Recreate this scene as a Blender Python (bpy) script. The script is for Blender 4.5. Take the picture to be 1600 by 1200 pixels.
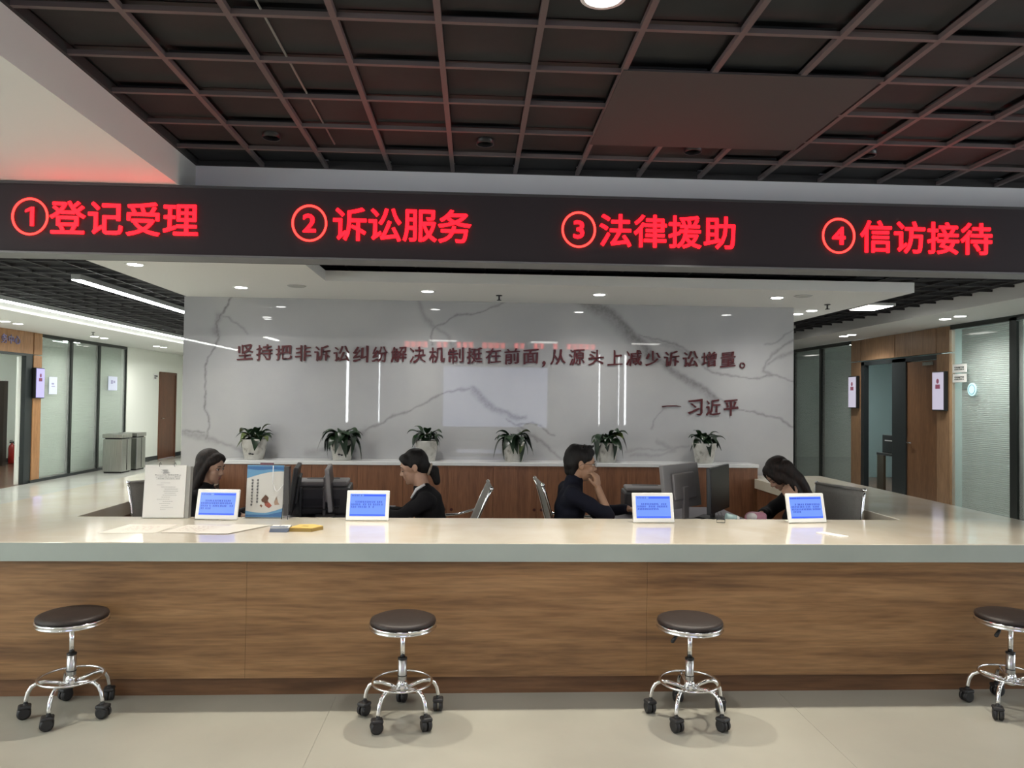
import bpy, bmesh, math, random
import numpy as np
from mathutils import Vector, Matrix, noise
random.seed(7)
S = bpy.context.scene
C = S.collection
PI = math.pi
for o in list(bpy.data.objects):
    bpy.data.objects.remove(o)

# ------------------------------------------------------------------ camera, world, exposure
cd = bpy.data.cameras.new('camera')
cd.sensor_width = 36.0
cd.lens = 36.0 * 1156 / 1600
cd.clip_start = 0.05
cam = bpy.data.objects.new('camera', cd)
C.objects.link(cam)
R = Matrix(((0.998669, -0.013336, -0.049818), (-0.050098, -0.021594, -0.998511), (0.01224, 0.999678, -0.022233))).to_4x4()
cam.matrix_world = Matrix.Translation((0, 0, 1.55)) @ R
S.camera = cam
w = bpy.data.worlds.new('world')
S.world = w
w.use_nodes = True
w.node_tree.nodes['Background'].inputs[0].default_value = (0.75, 0.8, 0.9, 1)
w.node_tree.nodes['Background'].inputs[1].default_value = 0.3
S.view_settings.view_transform = 'Standard'
S.view_settings.look = 'None'
S.view_settings.gamma = 1
S.view_settings.use_curve_mapping = False
S.view_settings.exposure = 0.72
S.cycles.use_denoising = True
S.cycles.max_bounces = 8
S.cycles.diffuse_bounces = 4
S.cycles.glossy_bounces = 4
S.cycles.transparent_max_bounces = 16
S.cycles.caustics_reflective = False
S.cycles.caustics_refractive = False
S.cycles.sample_clamp_indirect = 6

# lamp strengths
E_PANEL = 4.8
E_STRIP = 26.0
P_DOWN = 26.0
E_LED = 3.8
P_SPOT = 100.0

# ------------------------------------------------------------------ materials
MATS = {}
def mat(name, col, rough=0.5, metal=0.0, emit=None, estr=0.0, spec=0.5, alpha=None, coat=0.0):
    if name in MATS:
        return MATS[name]
    m = bpy.data.materials.new(name)
    m.use_nodes = True
    b = m.node_tree.nodes['Principled BSDF']
    b.inputs['Base Color'].default_value = (*col, 1)
    b.inputs['Roughness'].default_value = rough
    b.inputs['Metallic'].default_value = metal
    b.inputs['Specular IOR Level'].default_value = spec
    b.inputs['Coat Weight'].default_value = coat
    if emit:
        b.inputs['Emission Color'].default_value = (*emit, 1)
        b.inputs['Emission Strength'].default_value = estr
    MATS[name] = m
    return m

def ramp(nt, stops):
    r = nt.nodes.new('ShaderNodeValToRGB')
    el = r.color_ramp.elements
    while len(el) < len(stops):
        el.new(0.5)
    for e, (p, c) in zip(el, stops):
        e.position = p
        e.color = (*c, 1)
    return r

def noisy(name, stops, scale=(1, 1, 1), nscale=5, detail=5, rough=0.5, distortion=0, bump=0, spec=0.5, metal=0.0, coat=0.0, nrough=0.55):
    """base colour from an object-space noise run through a ramp"""
    if name in MATS:
        return MATS[name]
    m = mat(name, stops[0][1], rough, metal, spec=spec, coat=coat)
    nt = m.node_tree
    b = nt.nodes['Principled BSDF']
    tc = nt.nodes.new('ShaderNodeTexCoord')
    mp = nt.nodes.new('ShaderNodeMapping')
    mp.inputs['Scale'].default_value = scale
    n = nt.nodes.new('ShaderNodeTexNoise')
    n.inputs['Scale'].default_value = nscale
    n.inputs['Detail'].default_value = detail
    n.inputs['Roughness'].default_value = nrough
    n.inputs['Distortion'].default_value = distortion
    r = ramp(nt, stops)
    L = nt.links.new
    L(tc.outputs['Object'], mp.inputs[0])
    L(mp.outputs[0], n.inputs[0])
    L(n.outputs[0], r.inputs[0])
    L(r.outputs[0], b.inputs['Base Color'])
    if bump:
        bp = nt.nodes.new('ShaderNodeBump')
        bp.inputs['Strength'].default_value = bump
        bp.inputs['Distance'].default_value = 0.002
        L(n.outputs[0], bp.inputs['Height'])
        L(bp.outputs[0], b.inputs['Normal'])
    return m

def wood(name, dark, mid, light, grain=(0.6, 8, 9), rough=0.42):
    if name in MATS:
        return MATS[name]
    m = noisy(name, [(0.25, dark), (0.5, mid), (0.78, light)], grain, 2.2, 9, rough, 0.6, 0.1, nrough=0.6)
    nt = m.node_tree
    L = nt.links.new
    b = nt.nodes['Principled BSDF']
    r = [n for n in nt.nodes if n.type == 'VALTORGB'][0]
    mp = [n for n in nt.nodes if n.type == 'MAPPING'][0]
    n2 = nt.nodes.new('ShaderNodeTexNoise')
    n2.inputs['Scale'].default_value = 14
    n2.inputs['Detail'].default_value = 4
    r2 = ramp(nt, [(0.35, (0.62, 0.62, 0.62)), (0.6, (1, 1, 1))])
    mx = nt.nodes.new('ShaderNodeMix')
    mx.data_type = 'RGBA'
    mx.blend_type = 'MULTIPLY'
    mx.inputs['Factor'].default_value = 0.7
    L(mp.outputs[0], n2.inputs[0])
    L(n2.outputs[0], r2.inputs[0])
    L(r.outputs[0], mx.inputs['A'])
    L(r2.outputs[0], mx.inputs['B'])
    L(mx.outputs['Result'], b.inputs['Base Color'])
    return m

def glass(name, tint=(0.85, 0.93, 0.9), ior=1.5, rough=0.0, frost=0.0):
    if name in MATS:
        return MATS[name]
    m = bpy.data.materials.new(name)
    m.use_nodes = True
    nt = m.node_tree
    nt.nodes.clear()
    L = nt.links.new
    out = nt.nodes.new('ShaderNodeOutputMaterial')
    mix = nt.nodes.new('ShaderNodeMixShader')
    tr = nt.nodes.new('ShaderNodeBsdfTransparent')
    tr.inputs[0].default_value = (*tint, 1)
    gl = nt.nodes.new('ShaderNodeBsdfGlossy')
    gl.inputs['Roughness'].default_value = rough
    fr = nt.nodes.new('ShaderNodeFresnel')
    fr.inputs[0].default_value = ior
    ge = nt.nodes.new('ShaderNodeNewGeometry')
    sb_ = nt.nodes.new('ShaderNodeMath'); sb_.operation = 'SUBTRACT'; sb_.inputs[0].default_value = 1.0
    mu = nt.nodes.new('ShaderNodeMath'); mu.operation = 'MULTIPLY'
    L(ge.outputs['Backfacing'], sb_.inputs[1]); L(fr.outputs[0], mu.inputs[0]); L(sb_.outputs[0], mu.inputs[1])
    L(mu.outputs[0], mix.inputs[0])
    L(tr.outputs[0], mix.inputs[1])
    L(gl.outputs[0], mix.inputs[2])
    last = mix
    if frost:
        m2 = nt.nodes.new('ShaderNodeMixShader')
        m2.inputs[0].default_value = frost
        df = nt.nodes.new('ShaderNodeBsdfDiffuse')
        df.inputs[0].default_value = (tint[0] * 0.75, tint[1] * 0.75, tint[2] * 0.75, 1)
        L(mix.outputs[0], m2.inputs[1])
        L(df.outputs[0], m2.inputs[2])
        last = m2
    L(last.outputs[0], out.inputs[0])
    MATS[name] = m
    return m

WHITE = mat('ceiling_white_paint', (0.74, 0.735, 0.71), 0.7)
WALLW = mat('wall_white_paint', (0.84, 0.86, 0.80), 0.6)
FASCIA = mat('fascia_paint', (0.90, 0.92, 0.93), 0.7)
STONE = noisy('worktop_quartz', [(0.3, (0.57, 0.515, 0.415)), (0.5, (0.61, 0.56, 0.46)), (0.7, (0.65, 0.605, 0.52))], (1, 1, 1), 3.0, 8, 0.1, 0.4, spec=0.6)
EDGE = noisy('worktop_edge_grey_green', [(0.3, (0.36, 0.405, 0.37)), (0.7, (0.41, 0.46, 0.42))], (1, 1, 1), 2.0, 6, 0.22)  # same stone; the front edge's weaker light is put into a darker colour
FLOORM = noisy('floor_tile_stone', [(0.35, (0.345, 0.335, 0.285)), (0.55, (0.385, 0.375, 0.32)), (0.7, (0.415, 0.405, 0.345))], (1, 1, 1), 1.2, 10, 0.3, 0.2, spec=0.4)
HALLM = noisy('hall_tile_stone', [(0.35, (0.50, 0.50, 0.46)), (0.65, (0.58, 0.58, 0.54))], (1, 1, 1), 1.2, 8, 0.12, 0.2)
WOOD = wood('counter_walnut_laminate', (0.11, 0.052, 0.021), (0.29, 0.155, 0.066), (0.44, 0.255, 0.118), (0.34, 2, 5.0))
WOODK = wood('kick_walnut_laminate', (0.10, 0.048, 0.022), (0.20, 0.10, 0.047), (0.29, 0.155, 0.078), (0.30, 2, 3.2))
WOODR = wood('cabinet_red_brown_veneer', (0.13, 0.052, 0.026), (0.20, 0.085, 0.04), (0.27, 0.12, 0.06), (9, 4, 0.5))
WOODL = wood('column_oak_veneer', (0.30, 0.14, 0.055), (0.42, 0.21, 0.09), (0.5, 0.27, 0.125), (6, 6, 0.5))
WOODD = wood('door_brown_veneer', (0.14, 0.065, 0.03), (0.19, 0.095, 0.045), (0.24, 0.125, 0.065), (7, 7, 0.5))
DOORB = wood('hall_door_veneer', (0.10, 0.032, 0.012), (0.15, 0.05, 0.02), (0.2, 0.07, 0.03), (7, 7, 0.5))
DARKF = mat('dark_grey_frame_metal', (0.035, 0.042, 0.045), 0.35, 0.3)
MULL = mat('mullion_dark_metal', (0.03, 0.035, 0.033), 0.3, 0.4)
BLACK = mat('black_plastic', (0.012, 0.012, 0.013), 0.4)
GREYP = mat('grey_plastic', (0.23, 0.22, 0.22), 0.45)
DKGREYP = mat('dark_grey_plastic', (0.05, 0.05, 0.052), 0.45)
CHROME = mat('chrome', (0.82, 0.83, 0.84), 0.12, 1.0)
STEEL = noisy('brushed_stainless', [(0.3, (0.36, 0.36, 0.34)), (0.7, (0.55, 0.55, 0.52))], (60, 60, 1), 3, 3, 0.3, metal=1.0)
SEATM = noisy('dark_brown_seat_vinyl', [(0.3, (0.014, 0.009, 0.008)), (0.7, (0.024, 0.015, 0.012))], (1, 1, 1), 90, 3, 0.5, bump=0.15)
RUBBER = mat('caster_rubber', (0.016, 0.016, 0.017), 0.5)
BAR = mat('ceiling_grid_bar_paint', (0.115, 0.09, 0.09), 0.6)
BACKP = noisy('ceiling_tile_dark', [(0.3, (0.010, 0.012, 0.0135)), (0.7, (0.024, 0.0235, 0.024))], (1, 1, 1), 2.5, 6, 0.8)
BAR2 = mat('hall_grid_paint', (0.028, 0.026, 0.028), 0.6)
LATT = mat('ceiling_void_black', (0.015, 0.015, 0.017), 0.9)
LEDBOX = mat('led_panel_black', (0.036, 0.029, 0.033), 0.75, spec=0.25)
LEDRED = mat('led_red_light', (0.3, 0.0, 0.0), 0.5, emit=(1.0, 0.003, 0.008), estr=E_LED)
LEDRIM = mat('led_red_rim_light', (0.3, 0.0, 0.0), 0.5, emit=(1.0, 0.022, 0.018), estr=E_LED)
PANEL = mat('lamp_diffuser', (0.9, 0.9, 0.9), 0.5, emit=(1.0, 0.97, 0.91), estr=E_PANEL)
STRIP = mat('strip_lamp_diffuser', (0.9, 0.9, 0.9), 0.5, emit=(0.97, 1.0, 0.93), estr=E_STRIP)
DISC = mat('downlight_lens', (0.9, 0.9, 0.9), 0.5, emit=(1.0, 0.99, 0.95), estr=14.0)
TRIM = mat('white_lamp_trim', (0.75, 0.75, 0.73), 0.4)
SLOG = mat('dark_red_letter_paint', (0.075, 0.006, 0.009), 0.35)
SLOGE = mat('dark_letter_edge', (0.06, 0.01, 0.012), 0.4)
SCRF = mat('white_tablet_plastic', (0.80, 0.80, 0.77), 0.35)
SCRB = mat('blue_lit_screen', (0.02, 0.04, 0.1), 0.2, emit=(0.15, 0.27, 0.86), estr=0.72)
SCRD = mat('dark_blue_screen_ink', (0.01, 0.02, 0.2), 0.3, emit=(0.02, 0.07, 0.62), estr=0.8)
SCRT = mat('navy_screen_text', (0.005, 0.01, 0.1), 0.3, emit=(0.01, 0.03, 0.25), estr=0.7)
PAPER = mat('white_paper', (0.74, 0.73, 0.70), 0.6)
PAPER2 = mat('cream_paper', (0.66, 0.62, 0.54), 0.55)
INK = mat('grey_print_ink', (0.30, 0.30, 0.29), 0.7)
INKD = mat('black_print_ink', (0.03, 0.03, 0.035), 0.7)
BLUEP = mat('blue_print', (0.035, 0.13, 0.32), 0.4)
BLUEL = mat('light_blue_print', (0.12, 0.30, 0.50), 0.4)
ACR = glass('clear_acrylic', (0.985, 0.99, 0.99), 1.4, 0.02)
GLASSH = glass('hall_glass', (0.91, 0.945, 0.92), 1.5, 0.0, 0.22)
GLASSR = glass('ribbed_glass', (0.72, 0.80, 0.79), 1.6, 0.06, 0.12)
SKIN = noisy('skin', [(0.3, (0.40, 0.235, 0.16)), (0.7, (0.47, 0.29, 0.205))], (1, 1, 1), 14, 3, 0.5)
SKIN2 = noisy('skin_tan', [(0.3, (0.38, 0.215, 0.13)), (0.7, (0.44, 0.26, 0.165))], (1, 1, 1), 14, 3, 0.5)
LIPS = mat('lips', (0.35, 0.09, 0.08), 0.4)
HAIRB = noisy('black_hair', [(0.35, (0.003, 0.0025, 0.0025)), (0.65, (0.009, 0.007, 0.0065))], (40, 40, 5), 3, 3, 0.62, bump=0.6, spec=0.3)
HAIRR = noisy('brown_black_hair', [(0.35, (0.005, 0.0035, 0.003)), (0.65, (0.020, 0.011, 0.008))], (40, 40, 4), 3, 3, 0.62, bump=0.6, spec=0.3)
JACK = noisy('black_jacket_cloth', [(0.3, (0.007, 0.007, 0.008)), (0.7, (0.014, 0.013, 0.015))], (1, 1, 1), 300, 2, 0.85, spec=0.2)
NAVY = noisy('navy_cloth', [(0.3, (0.006, 0.007, 0.014)), (0.7, (0.012, 0.013, 0.024))], (1, 1, 1), 300, 2, 0.85, spec=0.2)
SHIRT = mat('white_shirt_cloth', (0.75, 0.75, 0.75), 0.8)
EYEW = mat('eye_white', (0.6, 0.58, 0.55), 0.3)
EYEB = mat('eye_dark', (0.01, 0.008, 0.007), 0.2)
MESHG = noisy('grey_chair_mesh', [(0.3, (0.20, 0.192, 0.175)), (0.7, (0.26, 0.25, 0.228))], (1, 1, 1), 200, 2, 0.7)
POTM = noisy('white_marbled_pot', [(0.30, (0.18, 0.17, 0.15)), (0.42, (0.46, 0.445, 0.40)), (0.6, (0.54, 0.53, 0.49))], (1, 1, 1), 11, 5, 0.35, 1.2)
LEAFM = noisy('dark_green_leaf', [(0.3, (0.005, 0.014, 0.007)), (0.6, (0.012, 0.032, 0.012)), (0.8, (0.035, 0.06, 0.022))], (1, 1, 1), 16, 3, 0.32)
LEAFY = noisy('olive_leaf', [(0.3, (0.04, 0.06, 0.015)), (0.7, (0.10, 0.13, 0.035))], (1, 1, 1), 16, 3, 0.35)
SOIL = mat('potting_soil', (0.02, 0.014, 0.01), 0.9)
BLIND = mat('blind_slat_grey_green', (0.70, 0.76, 0.70), 0.5)
BLIND2 = mat('blind_slat_blue_grey', (0.68, 0.73, 0.73), 0.3)

# ------------------------------------------------------------------ mesh builder
class MB:
    def __init__(s):
        s.v = []; s.f = []; s.sm = []
    def add(s, vs, fs, smooth=False):
        b = len(s.v)
        s.v += [tuple(v) for v in vs]
        s.f += [tuple(i + b for i in f) for f in fs]
        s.sm += [smooth] * len(fs)
        return s
    def box(s, x0, x1, y0, y1, z0, z1, M=None):
        vs = [Vector((x, y, z)) for z in (z0, z1) for y in (y0, y1) for x in (x0, x1)]
        if M is not None: vs = [M @ v for v in vs]
        return s.add(vs, [(0, 2, 3, 1), (4, 5, 7, 6), (0, 1, 5, 4), (2, 6, 7, 3), (0, 4, 6, 2), (1, 3, 7, 5)])
    def bbox(s, x0, x1, y0, y1, z0, z1, b=0.004, M=None, seg=2):
        bm = bmesh.new()
        bmesh.ops.create_cube(bm, size=1)
        for v in bm.verts:
            v.co = Vector(((x0 + x1) / 2 + v.co.x * (x1 - x0), (y0 + y1) / 2 + v.co.y * (y1 - y0), (z0 + z1) / 2 + v.co.z * (z1 - z0)))
        bmesh.ops.bevel(bm, geom=bm.edges[:], offset=b, segments=seg, profile=0.5, affect='EDGES')
        return s.bm(bm, M)
    def bm(s, bm, M=None, smooth=False):
        bm.verts.index_update()
        vs = [(M @ v.co if M is not None else v.co.copy()) for v in bm.verts]
        fs = [[v.index for v in f.verts] for f in bm.faces]
        bm.free()
        return s.add(vs, fs, smooth)
    def cone(s, p0, p1, r0, r1=None, n=16, caps=True, smooth=True):
        if r1 is None: r1 = r0
        p0 = Vector(p0); p1 = Vector(p1)
        d = (p1 - p0).normalized()
        a = d.orthogonal().normalized(); c = d.cross(a)
        vs = []
        for p, r in ((p0, r0), (p1, r1)):
            for i in range(n):
                t = 2 * PI * i / n
                vs.append(p + (a * math.cos(t) + c * math.sin(t)) * r)
        s.add(vs, [(i, (i + 1) % n, n + (i + 1) % n, n + i) for i in range(n)], smooth)
        if caps:
            b = len(s.v) - 2 * n
            s.f += [tuple(b + n - 1 - i for i in range(n)), tuple(b + n + i for i in range(n))]
            s.sm += [False, False]
        return s
    def ball(s, c, r, M=None, nu=16, nv=10):
        if not hasattr(r, '__len__'): r = (r, r, r)
        c = Vector(c)
        vs = []
        for j in range(nv + 1):
            ph = PI * j / nv
            for i in range(nu):
                t = 2 * PI * i / nu
                p = Vector((r[0] * math.sin(ph) * math.cos(t), r[1] * math.sin(ph) * math.sin(t), r[2] * math.cos(ph)))
                if M is not None: p = M @ p
                vs.append(p + c)
        fs = []
        for j in range(nv):
            for i in range(nu):
                a = j * nu + i; b2 = j * nu + (i + 1) % nu
                fs.append((a, a + nu, b2 + nu, b2))
        return s.add(vs, fs, True)
    def capsule(s, p0, p1, r0, r1=None, n=14):
        if r1 is None: r1 = r0
        s.ball(p0, r0, nu=n, nv=8); s.ball(p1, r1, nu=n, nv=8)
        return s.cone(p0, p1, r0, r1, n)
    def tube(s, pts, r, n=8, closed=False):
        pts = [Vector(p) for p in pts]
        m = len(pts)
        rr = r if hasattr(r, '__len__') else [r] * m
        vs = []; a = None
        for k, p in enumerate(pts):
            if closed: d = (pts[(k + 1) % m] - pts[k - 1]).normalized()
            else: d = (pts[min(k + 1, m - 1)] - pts[max(k - 1, 0)]).normalized()
            if a is None: a = d.orthogonal().normalized()
            a = (a - a.dot(d) * d).normalized(); c = d.cross(a)
            for i in range(n):
                t = 2 * PI * i / n
                vs.append(p + (a * math.cos(t) + c * math.sin(t)) * rr[k])
        fs = []
        for k in range(m if closed else m - 1):
            k2 = (k + 1) % m
            for i in range(n):
                fs.append((k * n + i, k * n + (i + 1) % n, k2 * n + (i + 1) % n, k2 * n + i))
        s.add(vs, fs, True)
        if not closed:
            b = len(s.v) - m * n
            s.f += [tuple(b + n - 1 - i for i in range(n)), tuple(b + (m - 1) * n + i for i in range(n))]
            s.sm += [False, False]
        return s
    def lathe(s, prof, n=32, c=(0, 0, 0), smooth=True, sq=0.0, caps=True):
        vs = []
        for r, z in prof:
            for i in range(n):
                t = 2 * PI * i / n
                k = 1.0
                if sq:
                    ct, st = abs(math.cos(t)), abs(math.sin(t))
                    k = 1 / ((ct ** sq + st ** sq) ** (1 / sq))
                vs.append((c[0] + r * k * math.cos(t), c[1] + r * k * math.sin(t), c[2] + z))
        fs = [(j * n + i, j * n + (i + 1) % n, (j + 1) * n + (i + 1) % n, (j + 1) * n + i) for j in range(len(prof) - 1) for i in range(n)]
        s.add(vs, fs, smooth)
        if not caps: return s
        b = len(s.v) - len(prof) * n
        if prof[0][0] > 1e-5:
            s.f.append(tuple(b + n - 1 - i for i in range(n))); s.sm.append(False)
        if prof[-1][0] > 1e-5:
            s.f.append(tuple(b + (len(prof) - 1) * n + i for i in range(n))); s.sm.append(False)
        return s
    def prism(s, pts, h0, h1, M=None):
        """polygon in xy extruded in z"""
        n = len(pts)
        vs = [Vector((x, y, h)) for h in (h0, h1) for x, y in pts]
        if M is not None: vs = [M @ v for v in vs]
        return s.add(vs, [tuple(range(n - 1, -1, -1)), tuple(range(n, 2 * n))] + [(i, (i + 1) % n, n + (i + 1) % n, n + i) for i in range(n)])
    def mesh(s, name):
        me = bpy.data.meshes.new(name)
        me.from_pydata(s.v, [], s.f)
        me.polygons.foreach_set('use_smooth', s.sm)
        me.update()
        return me
    def build(s, name, m, parent=None, **k):
        me = s.mesh(name)
        me.materials.append(m)
        return link(name, me, parent, **k)

def link(name, me, parent=None, label=None, cat=None, group=None, kind=None, loc=None, rot=None):
    o = bpy.data.objects.new(name, me)
    C.objects.link(o)
    if parent is not None: o.parent = parent
    if loc is not None: o.location = loc
    if rot is not None: o.rotation_euler = rot
    tag(o, label, cat, group, kind)
    return o

def tag(o, label=None, cat=None, group=None, kind=None):
    if label: o['label'] = label
    if cat: o['category'] = cat
    if group: o['group'] = group
    if kind: o['kind'] = kind
    return o

def thing(name, label, cat, loc=(0, 0, 0), rz=0, group=None):
    return link(name, None, None, label, cat, group, None, loc, (0, 0, rz))

def struct(name, mb, m, parent=None):
    return mb.build(name, m, parent, kind='structure' if parent is None else None)

def ident(name, loc=(0, 0, 0)):
    return link(name, None, kind='structure', loc=loc)

def dup(root, loc=None, rz=None, label=None):
    r = root.copy(); C.objects.link(r)
    if loc is not None: r.location = loc
    if rz is not None: r.rotation_euler = (0, 0, rz)
    if label: r['label'] = label
    for ch in list(root.children):
        c = ch.copy(); C.objects.link(c); c.parent = r
        for g in list(ch.children):
            d = g.copy(); C.objects.link(d); d.parent = c
    return r

# ------------------------------------------------------------------ text glyphs
def glyph(ch, em, bold=0.0, depth=0.004, shear=0.0, rough=0.0, italic=0.0, nib=0.0):
    """one character as a mesh standing in the XZ plane, origin at its em-box corner, facing -Y"""
    cu = bpy.data.curves.new('glyph', 'FONT')
    cu.body = ch
    cu.size = em
    cu.extrude = depth / 2
    cu.resolution_u = 3
    cu.fill_mode = 'BOTH'
    o = bpy.data.objects.new('glyph', cu)
    C.objects.link(o)
    dg = bpy.context.evaluated_depsgraph_get()
    me = bpy.data.meshes.new_from_object(o.evaluated_get(dg))
    bpy.data.objects.remove(o)
    base = me
    vs = [v.co.copy() for v in base.vertices]; fs = [tuple(q.vertices) for q in base.polygons]
    bpy.data.meshes.remove(base)
    if nib: offs = [(0, 0), (nib * em * 0.5, -nib * em * 0.35), (-nib * em * 0.5, nib * em * 0.35), (nib * em * 0.25, -nib * em * 0.1), (-nib * em * 0.25, nib * em * 0.1)]
    elif bold: offs = [(0, 0)] + [(bold * em * math.cos(a * PI / 4), bold * em * math.sin(a * PI / 4)) for a in range(8)]
    else: offs = [(0, 0)]
    mb = MB()
    for k, (ox, oy) in enumerate(offs):
        mb.add([(v.x + ox, v.y + oy, v.z + k * 0.00004) for v in vs], fs)
    me = mb.mesh('glyph')
    for v in me.vertices:
        x, y, z = v.co
        if rough:
            x += rough * em * (noise.noise(Vector((x / em * 7, y / em * 7, ord(ch) % 97))) )
            y += rough * em * (noise.noise(Vector((y / em * 7, x / em * 7, ord(ch) % 89))) )
        y += shear * x
        x += italic * y
        v.co = (x, -z, y)
    return me

def recenter(me, cx, cz, w=None, h=None):
    """scale the mesh's bounding box to w x h and centre it on cx, cz"""
    xs = [v.co.x for v in me.vertices]; zs = [v.co.z for v in me.vertices]
    x0, x1, z0, z1 = min(xs), max(xs), min(zs), max(zs)
    sx = w / (x1 - x0) if w else 1
    sz = h / (z1 - z0) if h else 1
    for v in me.vertices:
        v.co.x = (v.co.x - (x0 + x1) / 2) * sx + cx
        v.co.z = (v.co.z - (z0 + z1) / 2) * sz + cz

# ================================================================== SETTING
# floors: pale reading-hall tiles, counter stands on them
fl = MB().box(-7.75, 6.4, -4, 20, -0.1, -0.004).build('floor', mat('floor_grout', (0.22, 0.2, 0.17), 0.6), kind='structure')
def tiles(x0, x1, y0, y1, px, py, m, gap=0.002):
    me = None
    nx = int(math.ceil((x1 - x0) / px)); ny = int(math.ceil((y1 - y0) / py))
    for i in range(nx):
        for j in range(ny):
            a0 = x0 + i * px; a1 = min(a0 + px, x1); b0 = y0 + j * py; b1 = min(b0 + py, y1)
            MB().box(a0 + gap, a1 - gap, b0 + gap, b1 - gap, -0.006, 0.0).build('floor_tile', m, fl)
tiles(-7.75, 6.4, -4, 4.6, 2.35, 1.6, FLOORM, 0.0006)
tiles(-7.75, 6.4, 4.6, 20, 1.2, 1.2, HALLM, 0.0008)

# front ceiling: dark open grid
ce = MB().box(-1.83, 6.4, -4, 5.1, 3.114, 3.24).build('ceiling', BACKP, kind='structure')
bx = MB().box(-0.013, 0.013, -4, 4.87, 3.05, 3.072).mesh('grid_bar')
bx.materials.append(BAR)
for i in range(21):
    x = -1.4 + i * 0.4115
    if x < 6.35:
        link('grid_bar', bx, ce, loc=(x, 0, 0))
by = MB().box(-1.83, 6.4, -0.011, 0.011, 3.0505, 3.0715).mesh('cross_bar')
by.materials.append(BAR)
for i in range(23):
    y = 4.525 - i * 0.4
    if y > -4:
        link('grid_bar', by, ce, loc=(0, y, 0))
MB().box(0.65, 1.86, 3.28, 4.25, 3.045, 3.052).build('blanking_panel', mat('dark_blanking_panel', (0.05, 0.045, 0.045), 0.85), ce)
MB().box(-1.83, -1.812, -4, 4.852, 3.0495, 3.10).build('edge_angle', mat('edge_angle_dark', (0.03, 0.028, 0.028), 0.7), ce)
MB().box(-1.83, 6.4, 4.855, 4.8698, 3.0495, 3.10).build('edge_angle', MATS['edge_angle_dark'], ce)
# lay-in backing tiles over the grid cells, a little uneven
for i in range(-1, 20):
    for j in range(-1, 6):
        x0 = -1.4 + i * 0.4115; y0 = 4.525 - (j + 1) * 0.4
        if x0 + 0.4 > 6.4: continue
        z = 3.080 + 0.005 * ((i * 7 + j * 3) % 5)
        MB().box(max(x0, -1.845) + 0.016, x0 + 0.396, y0 + 0.015, min(y0 + 0.385, 4.868), z, z + 0.010).build('backing_tile', BACKP, ce)

# low white ceiling on the left, in front of the beam
struct('ceiling_left', MB().box(-7.75, -1.83, -4, 4.87, 2.845, 3.24), WHITE)
# beam over the counter that carries the LED sign
struct('trim_1', MB().box(-7.75, 6.4, 4.87, 5.1, 2.5, 3.24), FASCIA)
# rear ceiling with dark lattice
struct('ceiling_rear', MB().box(-7.75, 6.4, 5.1, 20, 2.79, 3.05), LATT)
lat = MB()
y = 5.3
while y < 20:
    lat.box(-7.75, 6.4, y - 0.007, y + 0.007, 2.76, 2.785); y += 0.32
x = -7.6
while x < 6.4:
    lat.box(x - 0.007, x + 0.007, 5.1, 20, 2.76, 2.785); x += 0.32
o = lat.build('lattice', BAR2, bpy.data.objects['ceiling_rear'], kind='stuff')
# soffit slab over the staff area
sl = MB()
sl.prism([(-2.92, 5.1), (-1.30, 5.1), (-1.30, 6.42), (3.92, 6.42), (3.92, 9.6), (3.335, 9.6), (3.335, 7.6), (-2.92, 7.6)], 2.56, 2.65)
struct('ceiling_soffit', sl, WHITE)
# hall soffits
struct('ceiling_hall_left', MB().box(-7.75, -6.05, 5.1, 20, 2.64, 3.0), WHITE)
struct('ceiling_hall_right', MB().box(5.45, 6.4, 5.1, 20, 2.64, 3.0), WHITE)

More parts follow.
